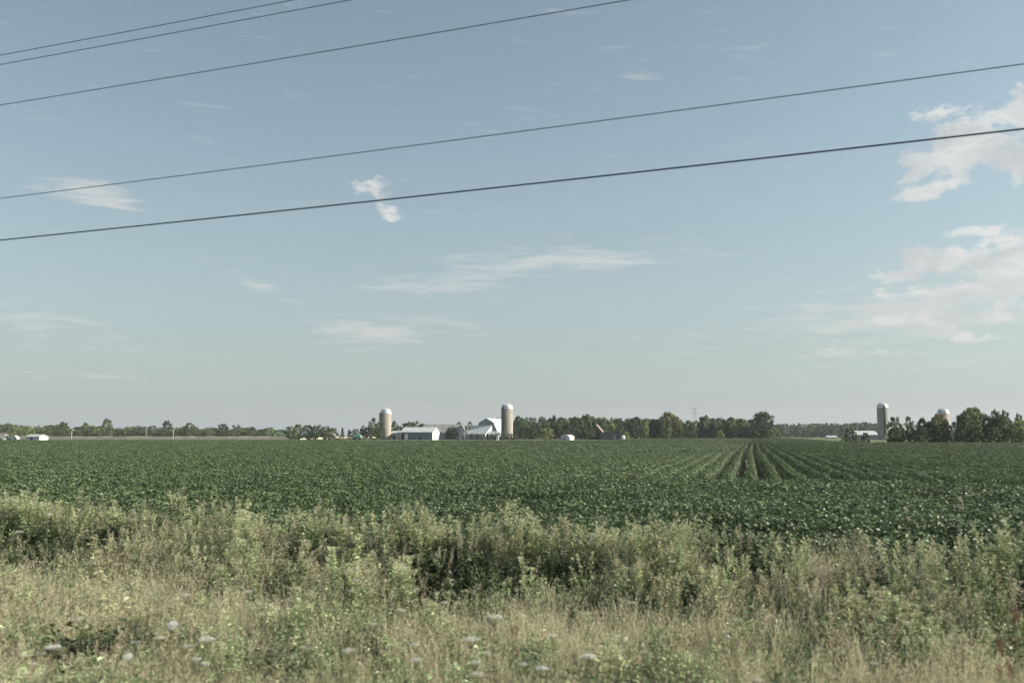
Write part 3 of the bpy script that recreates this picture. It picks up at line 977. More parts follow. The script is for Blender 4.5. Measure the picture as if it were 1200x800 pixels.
M['rroof'] = surf_mat('rusty_roof', (0.16, 0.12, 0.10), (0.24, 0.19, 0.165), .7, 0.8, 0.2)
M['dgrey'] = surf_mat('dark_steel', (0.07, 0.085, 0.09), (0.10, 0.12, 0.125), .7, 0.6, 0.3)
M['dark'] = surf_mat('dark_opening', (0.012, 0.012, 0.013), (0.02, 0.02, 0.02), 2, 0.8, 0.2)
M['glass'] = surf_mat('window_glass', (0.03, 0.035, 0.04), (0.05, 0.055, 0.06), 2, 0.1, 0.6)
M['gpaint'] = surf_mat('green_paint', (0.03, 0.16, 0.10), (0.045, 0.21, 0.14), 2, 0.5, 0.4)
M['tpaint'] = surf_mat('pale_green_paint', (0.20, 0.42, 0.34), (0.26, 0.48, 0.39), 2, 0.5, 0.4)
M['tyre'] = surf_mat('tyre_rubber', (0.02, 0.02, 0.02), (0.035, 0.035, 0.035), 5, 0.9, 0.2)
M['beige'] = surf_mat('beige_wall', (0.36, 0.33, 0.28), (0.46, 0.42, 0.36), 1, 0.8, 0.2)
M['concrete'] = surf_mat('pale_post', (0.50, 0.49, 0.45), (0.64, 0.63, 0.59), 2, 0.8, 0.2)
M['steelgal'] = surf_mat('galvanised', (0.28, 0.30, 0.31), (0.36, 0.38, 0.39), 2, 0.5, 0.4, .4)


def silo(px, wpx, ytop, ycap, Y, mat, lab, chute=True, chute_ang=-90):
    r = wpx * Y / FPX / 2
    c = gx(px, Y)
    H = hz(ytop, Y); Hc = hz(ycap, Y)
    t = thing('silo', lab, 'silo', (c, Y, 0), 0, 'tower silos with domed caps')
    mb = MB(); mb.lathe([(r, -.3), (r, Hc), (r - .25, Hc + .01)], 48); mb.obj('wall', M[mat], t, True)
    mb = MB()
    for k in range(int(Hc / 0.62)):
        z = .4 + k * .62
        mb.lathe([(r + .005, z), (r + .045, z), (r + .045, z + .06), (r + .005, z + .06)], 48)
    mb.obj('hoop', M['hoop'], t)
    prof = [(r + .08, Hc - .15), (r + .10, Hc + .06)]
    for k in range(1, 11):
        a = k / 10 * math.pi / 2
        prof.append(((r + .05) * math.cos(a), Hc + .06 + (H - Hc) * math.sin(a)))
    mb = MB(); mb.lathe(prof, 48)
    for k in range(12):     # dome ribs
        a = 2 * math.pi * k / 12
        mb.tube([(math.cos(a) * (rr + .02), math.sin(a) * (rr + .02), z + .02) for rr, z in prof[1:-1]], .04, 4)
    mb.obj('dome', M['dome'], t, True)
    if chute:
        a = rad(chute_ang); cx, cy = math.cos(a) * (r + .38), math.sin(a) * (r + .38)
        mb = MB(); mb.tube([(cx, cy, 2.2), (cx, cy, Hc + .3), (cx * .8, cy * .8, Hc + .8)], .42, 12); mb.obj('chute', M['dgrey'] if mat == 'silog' else M[mat], t, True)
    a = rad(chute_ang + 38); cx, cy = math.cos(a) * (r + .15), math.sin(a) * (r + .15)
    mb = MB()
    tx, ty = -math.sin(a) * .2, math.cos(a) * .2
    for sgn in (-1, 1): mb.tube([(cx + sgn * tx, cy + sgn * ty, 1.5), (cx + sgn * tx, cy + sgn * ty, Hc)], .03, 4)
    for k in range(int((Hc - 1.5) / .4)): mb.tube([(cx - tx, cy - ty, 1.6 + k * .4), (cx + tx, cy + ty, 1.6 + k * .4)], .02, 4)
    mb.obj('ladder', M['hoop'], t)
    # hatch in the dome
    mb = MB(); zz = Hc + (H - Hc) * .35
    mb.box((-.5, -r * .98 - .05, Hc + .1), (.5, -r * .8, Hc + .9)); mb.obj('hatch', M['dome'], t)
    return t


FY = 432
silo(452.6, 12.6, 478.0, 484.6, FY, 'silo', 'tan concrete silo with grey dome, left of the blue-grey shed', chute_ang=-150)
silo(594.2, 13.8, 472.6, 478.8, FY + 4, 'silog', 'tall grey silo right beside the white gambrel barn', chute_ang=-130)
silo(1033.4, 12.6, 471.6, 477.6, 430, 'silog', 'free-standing grey silo with silver dome and dark chute, at the right', chute_ang=-92)
silo(1104.0, 13.4, 478.2, 484.4, 430, 'silo', 'silo whose dome shows behind the brownish tree at the right', chute_ang=-140)


def shed(name, lab, x0, x1, Y, depth, zeave, zridge, wall, gable, roof, ridge='x', doors=(), wins=(), cat='shed', over=.35, rz=0.0, group=None):
    """gabled shed, origin at its front left ground corner; ridge along 'x' or 'y'"""
    w = x1 - x0
    t = thing(name, lab, cat, (x0, Y, 0), rz, group)
    mb = MB()
    if ridge == 'x':
        mb.box((0, 0, -.2), (w, depth, zeave), 0)
        m2 = MB()
        for xa in (0, w):
            sg = -1 if xa == 0 else 1
            prof = [(0, zeave), (depth, zeave), (depth / 2, zridge)]
            V_ = [(xa + sg * .003, y, z) for y, z in prof] + [(xa - sg * .12, y, z) for y, z in prof]
            m2.add(V_, [[0, 1, 2], [5, 4, 3], [0, 3, 4, 1], [1, 4, 5, 2], [2, 5, 3, 0]])
            V_ = [(xa + sg * .004, 0, 0), (xa + sg * .004, depth, 0), (xa + sg * .004, depth, zeave), (xa + sg * .004, 0, zeave)]
            m2.add(V_, [[0, 1, 2, 3]])
        m3 = MB()
        k = (zridge - zeave) / (depth / 2)
        for sd in (0, 1):
            ya, yb = (-over, depth / 2) if sd == 0 else (depth + over, depth / 2)
            za = zeave - k * over + .03
            V_ = [(-over, ya, za), (w + over, ya, za), (w + over, yb, zridge + .03), (-over, yb, zridge + .03)]
            V_ += [(a, b, c + .14) for a, b, c in V_]
            m3.add(V_, [[0, 1, 2, 3], [4, 5, 6, 7], [0, 1, 5, 4], [1, 2, 6, 5], [2, 3, 7, 6], [3, 0, 4, 7]])
    else:
        mb.box((0, 0, -.2), (w, depth, zeave), 0)
        m2 = MB()
        for ya in (0, depth):
            sg = -1 if ya == 0 else 1
            prof = [(0, zeave), (w, zeave), (w / 2, zridge)]
            V_ = [(x, ya + sg * .003, z) for x, z in prof] + [(x, ya - sg * .12, z) for x, z in prof]
            m2.add(V_, [[0, 1, 2], [5, 4, 3], [0, 3, 4, 1], [1, 4, 5, 2], [2, 5, 3, 0]])
            m2.add([(0, ya + sg * .004, 0), (w, ya + sg * .004, 0), (w, ya + sg * .004, zeave), (0, ya + sg * .004, zeave)], [[0, 1, 2, 3]])
        m3 = MB()
        k = (zridge - zeave) / (w / 2)
        for sd in (0, 1):
            xa, xb = (-over, w / 2) if sd == 0 else (w + over, w / 2)
            za = zeave - k * over + .03
            V_ = [(xa, -over, za), (xa, depth + over, za), (xb, depth + over, zridge + .03), (xb, -over, zridge + .03)]
            V_ += [(a, b, c + .14) for a, b, c in V_]
            m3.add(V_, [[0, 1, 2, 3], [4, 5, 6, 7], [0, 1, 5, 4], [1, 2, 6, 5], [2, 3, 7, 6], [3, 0, 4, 7]])
    mb.obj('wall', M[wall], t)
    m2.obj('gable_wall', M[gable], t)
    m3.obj('roof', M[roof], t)
    for (a, b, z0, z1, mt) in doors:
        d_ = MB(); d_.box((a, -.07, z0), (b, -.01, z1)); dd = d_.obj('door', M[mt], t)
    for (a, b, z0, z1) in wins:
        d_ = MB(); d_.box((a, -.06, z0), (b, -.01, z1)); wo = d_.obj('window', M['glass'], t)
        d_ = MB()
        d_.box((a - .08, -.09, z0 - .08), (b + .08, -.065, z0)); d_.box((a - .08, -.09, z1), (b + .08, -.065, z1 + .08))
        d_.obj('frame', M['wwall'], wo)
    return t


px2 = gx
# small white shed right of the first silo
shed('white_shed', 'small white lean shed between the tan silo and blue-grey shed', px2(459.3, FY), px2(469, FY), FY + 1, 7, hz(507.5, FY), hz(505.2, FY), 'wwall', 'wwall', 'wroof', 'x', doors=((.5, 1.6, 0, 2.1, 'dgrey'),))
# blue-grey machine shed
X0_, X1_ = px2(470.6, FY - 6), px2(508.2, FY - 6)
t = shed('machine_shed', 'long blue-grey machine shed with pale roof and white end wall', X0_, X1_, FY - 6, 13, hz(506.2, FY - 6), hz(500.8, FY + 0.5), 'bwall', 'wwall', 'wroof', 'x',
         doors=((1.6, 3.0, 0, 2.5, 'wwall'), (.3, 1.2, 0, 2.6, 'dark'), (7.9, 8.6, 0, 1.6, 'dark')), wins=(), rz=rad(-10))
# long old barn behind
shed('long_barn', 'long old barn with weathered grey-green roof behind the machine shed', px2(494, 450), px2(540.5, 450), 450, 10, hz(506.5, 450), hz(497.6, 455), 'beige', 'wwall', 'groof', 'x', cat='barn', rz=rad(-14),
     wins=((3, 3.8, 1.2, 2.1), (7, 7.8, 1.2, 2.1)))


# gambrel barn
def gambrel():
    Y = 447
    t = thing('gambrel_barn', 'white gambrel roofed barn with gable coloured blue-grey as in shade, left of the tall silo', 'barn', (px2(570.5, Y), Y, 0), rad(-24))
    hw = 5.2; ze = hz(505.5, Y); zk = hz(495.2, Y); zr_ = hz(490.2, Y)
    prof = [(-hw, 0), (hw, 0), (hw, ze), (hw * .68, zk), (0, zr_), (-hw * .68, zk), (-hw, ze)]
    mb = MB(); mb.prism(prof, 0, 16); mb.obj('wall', M['gwall'], t)
    mb = MB()
    P_ = [(-hw - .35, ze - .35), (-hw * .68, zk), (0, zr_), (hw * .68, zk), (hw + .35, ze - .35)]
    for a, b in zip(P_[:-1], P_[1:]):
        V_ = [(a[0], -.5, a[1] + .02), (b[0], -.5, b[1] + .02), (b[0], 16.5, b[1] + .02), (a[0], 16.5, a[1] + .02)]
        V_ += [(x, y, z + .16) for x, y, z in V_]
        mb.add(V_, [[0, 1, 2, 3], [4, 5, 6, 7], [0, 1, 5, 4], [1, 2, 6, 5], [2, 3, 7, 6], [3, 0, 4, 7]])
    mb.obj('roof', M['wroof'], t)
    mb = MB(); mb.box((-.8, -.08, zk - .6), (.8, -.01, zk + 1.0)); mb.obj('hay_door', M['gwall'], t)
    mb = MB(); mb.box((-1.7, -.08, 0), (1.7, -.01, 3.0)); mb.obj('door', M['gwall'], t)
    for x in (-3.6, 3.0):
        mb = MB(); mb.box((x, -.06, 1.6), (x + .8, -.01, 2.5)); mb.obj('window', M['glass'], t)
    mb = MB(); mb.lathe([(.35, zr_), (.35, zr_ + .7), (.45, zr_ + .72), (.05, zr_ + 1.1)], 10, centre=(0, 8)); mb.obj('vent', M['dome'], t)


gambrel()
# low annex in front of the gambrel
t = shed('low_annex', 'low white roofed annex in front of the gambrel barn', px2(547.5, 430), px2(571, 430), 431, 12, hz(508.2, 430), hz(498.8, 436), 'gwall', 'wwall', 'wroof', 'x',
         doors=((4.2, 5.4, 0, 2.1, 'dgrey'),), wins=((1.2, 2.0, 1, 1.8), (6.6, 7.4, 1, 1.8)), rz=rad(-24))
shed('milk_house', 'small white shed between the low annex and the tall silo', px2(573.5, 428), px2(582, 428), 428, 4, hz(509, 428), hz(505.6, 430), 'wwall', 'wwall', 'wroof', 'x', wins=((1, 1.6, 1, 1.7),), rz=rad(-14))
# white upright gable building left of annex
shed('narrow_shed', 'narrow white upright shed with pointed gable behind the annex', px2(538.6, 444), px2(544.2, 444), 444, 6, hz(503.5, 444), hz(497.6, 444), 'wwall', 'wwall', 'groof', 'y')
# brown roof piece behind the tall silo
shed('brown_shed', 'brown roofed building top just visible behind gambrel barn and silo', px2(577, 475), px2(592, 475), 475, 8, hz(494, 475), hz(489.6, 479), 'beige', 'beige', 'rroof', 'x')
# dark red barn and hoop barn to the right
shed('red_barn', 'dark red barn with one pale lit roof slope among trees', px2(690, 448), px2(705.5, 448), 448, 9, hz(506.5, 448), hz(497.5, 448), 'rwall', 'rwall', 'rroof', 'y', cat='barn', rz=rad(-12),
     doors=((1.5, 3.6, 0, 2.6, 'dark'),))


def hoop_barn(name, lab, x0, x1, Y, depth, ze, zt, mwall, mroof, rz=0, door=None):
    w = x1 - x0
    t = thing(name, lab, 'barn', (x0, Y, 0), rz)
    arc = [(w / 2 - w / 2 * math.cos(a), ze + (zt - ze) * math.sin(a)) for a in np.linspace(0, math.pi, 17)]
    mb = MB(); mb.prism([(0, 0), (w, 0)] + arc[::-1], 0, depth); mb.obj('wall', M[mwall], t)
    mb = MB()
    for a, b in zip(arc[:-1], arc[1:]):
        mb.add([(a[0], -.3, a[1] + .02), (b[0], -.3, b[1] + .02), (b[0], depth + .3, b[1] + .02), (a[0], depth + .3, a[1] + .02),
                (a[0], -.3, a[1] + .14), (b[0], -.3, b[1] + .14), (b[0], depth + .3, b[1] + .14), (a[0], depth + .3, a[1] + .14)],
               [[0, 1, 2, 3], [4, 5, 6, 7], [0, 1, 5, 4], [2, 3, 7, 6]])
    mb.obj('roof', M[mroof], t)
    if door:
        mb = MB(); mb.box((door[0], -.07, 0), (door[1], -.01, door[2])); mb.obj('door', M['gwall'], t)
    return t


hoop_barn('hoop_barn', 'dark grey arched barn right of the dark red barn', px2(704, 440), px2(729, 440), 440, 9, hz(511, 440), hz(504.6, 440), 'dgrey', 'hoop', door=(5.4, 6.4, 2.2))
hoop_barn('calf_hutch', 'white rounded hutch standing alone before the centre woods', px2(657, 408), px2(669.4, 408), 408, 3.2, hz(513.0, 408), hz(509.6, 408), 'wwall', 'wwall', rad(-35), door=(1.2, 2.2, 1.3))
hoop_barn('calf_hutch', 'small white domed hutch beside the pale post right of centre', px2(835, 485), px2(845, 485), 485, 4, .8, hz(510.8, 485), 'wwall', 'wwall', rad(-20), door=(1.5, 2.6, 1.1))
hoop_barn('calf_hutch', 'tiny white hutch left of the domed one, beyond the field', px2(785, 486), px2(791, 486), 486, 3, .7, hz(511.8, 486), 'wwall', 'wwall', rad(-20), door=(.8, 1.5, .9))
# right farm
shed('pale_barn', 'long low pale roofed barn left of the free-standing silo', px2(999, 437), px2(1028, 437), 437, 12, hz(509.5, 437), hz(505, 443), 'gwall', 'wwall', 'wroof', 'x', cat='barn', doors=((3, 5, 0, 1.3, 'dark'),))
shed('white_barn', 'white barn glimpsed through the trees right of the free-standing silo', px2(1040.5, 440), px2(1072, 440), 440, 12, hz(504, 440), hz(497.5, 446), 'wwall', 'wwall', 'groof', 'x', cat='barn',
     wins=((2, 3, 1, 2), (6, 7, 1, 2)))
shed('low_white_shed', 'low white shed in the meadow left of the dark bushes', px2(968, 600), px2(979, 600), 600, 5, hz(512, 600), hz(510.6, 602), 'wwall', 'wwall', 'wroof', 'x')
# left farm
shed('white_long_shed', 'long low white shed in front of the far left trees', px2(33, 412), px2(50, 412), 412, 6, hz(511.6, 412), hz(509.2, 415), 'wwall', 'wwall', 'wroof', 'x', rz=rad(-10), doors=((2, 3, 0, 1.0, 'dgrey'),))
shed('brown_house', 'brown roofed house at the far left edge of the photo', px2(-6, 440), px2(4.5, 440), 440, 7, hz(512.5, 440), hz(507.5, 443), 'beige', 'beige', 'rroof', 'x', cat='house', wins=((1.5, 2.2, .6, 1.4),))


def van(lab, px, Y, L_, H_, rz, mat='wwall', cat='van', name='parked_van', group=None):
    t = thing(name, lab, cat, (gx(px, Y), Y, 0), rz, group)
    h = H_; l = L_ / 2
    prof = [(-l, .35), (l, .35), (l, .95), (l - .25, 1.0), (l - 1.0, h - .1), (l - 1.3, h), (-l + .15, h), (-l, h - .2)]
    mb = MB(); mb.prism(prof, -.9, .9); mb.obj('body', M[mat], t)
    mb = MB()
    for s_ in (-1, 1):
        y = s_ * .915
        mb.add([(l - 1.45, y, 1.05), (l - .45, y, 1.05), (l - 1.05, y, h - .25), (l - 1.45, y, h - .25)], [[0, 1, 2, 3]])
    mb.obj('window', M['glass'], t)
    for x in (-l + .8, l - .8):
        for y in (-.85, .85):
            w_ = MB()
            a = np.linspace(0, 2 * math.pi, 17)[:-1]
            V_ = [(x + .34 * math.cos(q), y - .1, .34 + .34 * math.sin(q)) for q in a] + [(x + .34 * math.cos(q), y + .1, .34 + .34 * math.sin(q)) for q in a]
            w_.add(V_, [list(range(16)), list(range(31, 15, -1))] + [[i, i + 16, (i + 1) % 16 + 16, (i + 1) % 16] for i in range(16)])
            w_.obj('wheel', M['tyre'], t)
    return t


van('white van parked right of the brown house at the far left', 8.5, 420, 4.6, 2.0, 0.1, group='white vehicles at the far left')
van('white van parked between the other van and the long white shed', 17.5, 420, 5.2, 1.9, -.2, group='white vehicles at the far left')

# green wagon
t = thing('farm_wagon', 'bright green farm wagon with pale green top, left of the tan silo', 'wagon', (gx(419, 420), 420, 0), rad(-8))
mb = MB(); mb.prism([(-1.6, .7), (1.6, .7), (1.9, 1.35), (-1.9, 1.35)], -1, 1); mb.obj('body', M['gpaint'], t)
mb = MB(); mb.prism([(-1.9, 1.36), (1.9, 1.36), (1.8, 2.0), (-.9, 2.05), (-1.2, 1.8)], -1.05, 1.05); mb.obj('cover', M['tpaint'], t)
mb = MB(); mb.tube([(1.6, 0, .75), (2.9, 0, .5)], .06, 6); mb.obj('drawbar', M['dgrey'], t)
for x in (-1.1, 1.1):
    for y in (-.95, .95):
        w_ = MB(); a = np.linspace(0, 2 * math.pi, 17)[:-1]
        V_ = [(x + .4 * math.cos(q), y - .12, .4 + .4 * math.sin(q)) for q in a] + [(x + .4 * math.cos(q), y + .12, .4 + .4 * math.sin(q)) for q in a]
        w_.add(V_, [list(range(16)), list(range(31, 15, -1))] + [[i, i + 16, (i + 1) % 16 + 16, (i + 1) % 16] for i in range(16)])
        w_.obj('wheel', M['tyre'], t)

# white tank beside the hoop barn
t = thing('white_tank', 'small white tank at the right foot of the arched barn', 'tank', (gx(729.5, 425), 425, 0), 0)
mb = MB(); mb.lathe([(.65, .25), (.8, .4), (.8, 1.5), (.6, 1.85), (.2, 2.0), (0, 2.0)], 20); mb.obj('body', M['wwall'], t, True)
mb = MB()
for a in (0, 1.57, 3.14, 4.71): mb.tube([(.6 * math.cos(a), .6 * math.sin(a), 0), (.6 * math.cos(a), .6 * math.sin(a), .4)], .06, 5)
mb.obj('leg', M['dgrey'], t)


# distant pale posts / poles
def far_pole(lab, px, ytop, Y, mat='concrete', r=.16, arm=True):
    H = hz(ytop, Y)
    t = thing('yard_pole', lab, 'pole', (gx(px, Y), Y, 0), 0, 'distant pale poles')
    mb = MB(); mb.tube([(0, 0, -.2), (0, 0, H * .5), (0, 0, H)], [r, r * .85, r * .7], 8); mb.obj('shaft', M[mat], t, True)
    if arm:
        mb = MB(); mb.tube([(-.1, 0, H - .9), (.55, -.1, H - .75)], .07, 6); mb.box((.1, -.3, H - 1.35), (.7, .2, H - .72)); mb.obj('lamp_box', M[mat], t)
        mb = MB(); mb.tube([(-.5, 0, H - .25), (.5, 0, H - .25)], .05, 5); mb.obj('crossarm', M[mat], t)


far_pole('pale pole in the wheat strip, left of the two tall ones', 86, 500.4, 418)
far_pole('pale pole in the wheat strip at about one sixth across', 204.5, 498.6, 418)
far_pole('faint brownish pole at the trees left of the second pale one', 173.6, 497.2, 460, 'beige', .12, False)
far_pole('slim pole with lamp between the old barn and the annex', 547.5, 498, 432)
far_pole('pale pole beside the small domed hutch right of centre', 837.3, 498.6, 478)
far_pole('thin pale pole between the two dark bushes at right', 1003, 500.5, 300, 'concrete', .07, False)

# transmission tower
t = thing('transmission_tower', 'thin lattice transmission tower rising above the woods right of centre', 'transmission tower', (gx(814, 1500), 1500, 0), rad(8))
H = hz(477.8, 1500)
mb = MB()
wd = lambda z: 4.2 * (1 - z / H) ** 1.1 + .7
zs = np.linspace(0, H, 12)
for sx in (-1, 1):
    for sy in (-1, 1):
        mb.tube([(sx * wd(z), sy * wd(z), z) for z in zs], .16, 4)
for a, b in zip(zs[:-1], zs[1:]):
    for sy in (-1, 1):
        mb.tube([(-wd(a), sy * wd(a), a), (wd(b), sy * wd(b), b)], .09, 3); mb.tube([(wd(a), sy * wd(a), a), (-wd(b), sy * wd(b), b)], .09, 3)
        mb.tube([(sy * wd(a), -wd(a), a), (sy * wd(b), wd(b), b)], .09, 3)
mb.obj('lattice', M['steelgal'], t)
for z, w_ in ((H - .8, 6.5), (H - 6.5, 8.5)):
    mb = MB(); mb.tube([(-w_, 0, z), (w_, 0, z)], .2, 4); mb.tube([(-w_, 0, z), (0, 0, z - 1.6), (w_, 0, z)], .12, 4); mb.obj('crossarm', M['steelgal'], t)

# ------------------------------------------------------------------ trees (each a thing: trunk + crown)
def crown(seed, kind):
    """unit height tree: returns trunk mesh, crown mesh. width ~ 1"""
    global R
    R = np.random.default_rng(seed)
    tr = MB(); cr = MB()
    nc = {'round': 62, 'tall': 54, 'airy': 40, 'conifer': 70, 'bush': 48}[kind]
    per = {'round': 64, 'tall': 64, 'airy': 48, 'conifer': 40, 'bush': 70}[kind]
    if kind == 'conifer':
        tr.tube([(0, 0, 0), (0, 0, .95)], [.025, .006], 6)
        for i in range(nc):
            z = .10 + .88 * (i / nc)
            a = i * 2.4; r = .46 * (1 - z) ** .85 * R.uniform(.5, 1.1)
            c = np.array([r * math.cos(a), r * math.sin(a), z])
            n = per
            u_ = R.random((n, 1)) ** .5
            p = c * np.array([1, 1, 1]) * np.concatenate([u_, u_, np.ones((n, 1))], 1) + R.normal(0, .018, (n, 3))
            p[:, 2] -= u_[:, 0] * r * .25
            aa = a + R.normal(0, .7, n)
            d = np.stack([np.cos(aa), np.sin(aa), R.normal(-.2, .3, n)], 1)
            cr.leaves(p, d, R.uniform(.04, .075, n), .03, .1, 0, np.clip(R.normal(.35, .2, n), 0, 1))
        return tr.mesh('trunk', M['bark']), cr.mesh('crown', M['tree'])
    z0 = {'round': .16, 'tall': .14, 'airy': .22, 'bush': .02}[kind]
    cs = []
    for i in range(nc):
        for _ in range(40):
            a = R.uniform(0, 6.28); z = R.uniform(z0, .97)
            q = (z - z0) / (1 - z0)
            prof = {'round': (math.sin(math.pi * min(1, q * .86 + .12)) ** .6), 'tall': math.sin(math.pi * min(1, q * .85 + .13)) ** .8 * .8,
                    'airy': math.sin(math.pi * min(1, q * .8 + .18)) ** .7 * .9, 'bush': math.sqrt(max(0, 1 - q ** 2.2))}[kind]
            r = .5 * prof * R.uniform(.45, 1.0) ** .5 * (1 + .18 * math.sin(3 * a + seed) + .1 * math.sin(5 * a + z * 9))
            c = np.array([r * math.cos(a), r * math.sin(a), z - .04])
            if all(np.linalg.norm(c - k) > .07 for k in cs): break
        cs.append(c)
    for c in cs:
        rs = R.uniform(.065, .12) * (.85 if kind == 'airy' else 1.0)
        n = per
        g_ = R.normal(size=(n, 3)); g_ /= np.linalg.norm(g_, axis=1)[:, None]
        rr = rs * R.uniform(.35, 1.0, (n, 1)) ** .6
        p = c + g_ * rr * np.array([1.1, 1.1, .8])
        up = g_ + R.normal(0, .35, (n, 3)) + np.array([0, 0, .25])
        d = np.cross(up, R.normal(size=(n, 3)))
        tint = np.clip(R.normal(.45, .2, n) + R.normal(0, .22), 0, 1)
        cr.leaves(p, d, R.uniform(.035, .066, n), R.uniform(.028, .05, n), .12, 0, tint, up)
    ft = {'round': .30, 'tall': .34, 'airy': .4, 'bush': .12}[kind]
    tr.tube([(0, 0, -.01), (.006, 0, ft * .6), (0, .01, ft), (.01, 0, .72)], [.030, .022, .017, .005], 7)
    for c in cs[::3]:
        b = np.array([0, 0, ft * R.uniform(.6, 1.15)])
        mid = (b + c) / 2 + np.array([0, 0, -.03])
        tr.tube([b, mid, c], [.011, .007, .002], 4, cap=False)
    return tr.mesh('trunk', M['bark']), cr.mesh('crown', M['tree'])


LIB = {'round': [crown(900 + i, 'round') for i in range(5)], 'tall': [crown(920 + i, 'tall') for i in range(4)], 'airy': [crown(940 + i, 'airy') for i in range(2)],
       'conifer': [crown(960 + i, 'conifer') for i in range(2)], 'bush': [crown(980 + i, 'bush') for i in range(3)]}
TINT = {'dark green': (.60, .68, .66), 'mid green': (.95, 1.0, .92), 'olive green': (1.30, 1.22, .98), 'pale green': (1.60, 1.50, 1.20), 'tan green': (2.3, 1.95, 1.6),
        'bluish green': (.72, .90, .92), 'brownish': (1.5, 1.08, .9)}
TYPE = {'round': 'round tree', 'tall': 'tall tree', 'airy': 'open tree', 'conifer': 'conifer', 'bush': 'low tree'}
NAME = {'round': 'broadleaf_tree', 'tall': 'broadleaf_tree', 'airy': 'broadleaf_tree', 'conifer': 'conifer_tree', 'bush': 'bushy_tree'}
tree_list = []


def tree(px, ytop, wpx, Y, kind, tint, zone, label=None):
    tree_list.append((px, ytop, wpx, Y, kind, tint, zone, label))


rt = random.Random(42)
ORD = lambda n: '%d%s' % (n, 'th' if 10 <= n % 100 <= 20 else {1: 'st', 2: 'nd', 3: 'rd'}.get(n % 10, 'th'))


def profile_zone(zone, prof, x0, x1, Y, step, wr, kinds_, tints, layers=2, drop=3.0, dY=25):
    xs = [p[0] for p in prof]; ys = [p[1] for p in prof]
    for L_ in range(layers):
        x = x0 + rt.uniform(0, step) * .5
        while x < x1:
            yt = float(np.interp(x, xs, ys)) + (L_ == 0) * rt.uniform(drop * .6, drop * 2.2) + (L_ == 1) * rt.uniform(-.6, 1.6) + (L_ == 2) * rt.uniform(0, 2.5)
            w = rt.uniform(*wr)
            tree(x, yt, w, Y + L_ * dY + rt.uniform(-8, 8), rt.choice(kinds_), rt.choice(tints), zone)
            x += step * rt.uniform(.7, 1.35)


# far left tree line
profile_zone('far left tree line behind wheat', [(-80, 496), (0, 496), (20, 495.5), (40, 498.5), (60, 497), (90, 499.5), (112, 497.5), (140, 500), (155, 498), (170, 498.5), (190, 499), (215, 499), (235, 500.5), (260, 500), (280, 500), (300, 501.5), (330, 503)],
             -70, 331, 735, 8.6, (15, 22), ['round', 'round', 'tall', 'bush'], ['mid green', 'olive green', 'bluish green', 'mid green', 'olive green', 'pale green'], 2, 2.2, 30)
for a in [(76, 493.6, 13, 715, 'round', 'dark green'), (102, 494.3, 10, 715, 'tall', 'mid green'), (127, 490, 13, 715, 'round', 'mid green'), (197, 491.6, 11, 715, 'round', 'dark green'),
          (223, 494.6, 13, 715, 'round', 'dark green'), (262, 496, 16, 715, 'round', 'dark green'), (278, 497, 15, 715, 'bush', 'mid green'), (298, 499.6, 14, 715, 'bush', 'dark green'),
          (316, 500.4, 18, 715, 'bush', 'mid green'), (12, 495, 16, 715, 'round', 'mid green'), (20, 499, 14, 700, 'bush', 'tan green'), (35, 501, 16, 700, 'bush', 'pale green')]:
    tree(*a, 'far left tree line behind wheat')
# clump before the tan silo
for a in [(341, 498.5, 14, 440, 'round', 'olive green'), (351, 496.5, 15, 446, 'round', 'mid green'), (362, 497, 15, 450, 'round', 'mid green'), (373, 497, 15, 448, 'round', 'bluish green'),
          (383, 498.6, 14, 442, 'round', 'mid green'), (391, 500, 13, 446, 'bush', 'olive green'), (346, 503, 13, 434, 'bush', 'olive green'), (368, 503, 16, 434, 'bush', 'dark green'), (386, 505, 13, 434, 'bush', 'olive green')]:
    tree(*a, 'clump ending the wheat strip')
for a in [(402, 500.5, 9, 446, 'conifer', 'dark green'), (410, 503, 10, 450, 'conifer', 'dark green'), (418, 502, 12, 460, 'round', 'bluish green'), (426.5, 497.4, 10, 448, 'tall', 'dark green'),
          (438, 488.6, 13, 450, 'airy', 'mid green'), (445, 493, 9, 426, 'airy', 'mid green'), (443, 502, 11, 425, 'bush', 'dark green'), (433, 499, 12, 446, 'round', 'dark green'), (444, 495, 12, 455, 'round', 'dark green'), (462, 492.6, 12, 470, 'tall', 'mid green'),
          (468, 498, 12, 470, 'round', 'mid green'), (478, 493.6, 14, 480, 'round', 'dark green'), (487, 492.6, 15, 484, 'round', 'mid green'), (495, 495.6, 12, 484, 'round', 'dark green'),
          (514, 496.6, 16, 500, 'bush', 'mid green'), (530, 499.4, 13, 437, 'round', 'mid green'), (525, 503, 8, 436, 'bush', 'dark green'), (538, 493.6, 8, 470, 'round', 'dark green'), (551, 493, 9, 470, 'airy', 'dark green'), (548, 498, 9, 468, 'round', 'mid green')]:
    tree(*a, 'yard around the tan silo')
for i, x in enumerate([543, 553, 563, 571, 577, 583, 590, 597, 603]):
    tree(x, [509.5, 507.5, 508.5, 507.5, 508, 506.5, 506.5, 507, 507][i], [6, 7, 7, 6, 8, 9, 9, 8, 9][i], 421 - (i % 3), 'conifer' if i in (1, 3, 0) else 'bush', rt.choice(['dark green', 'dark green', 'mid green']), 'hedge before the gambrel barn')
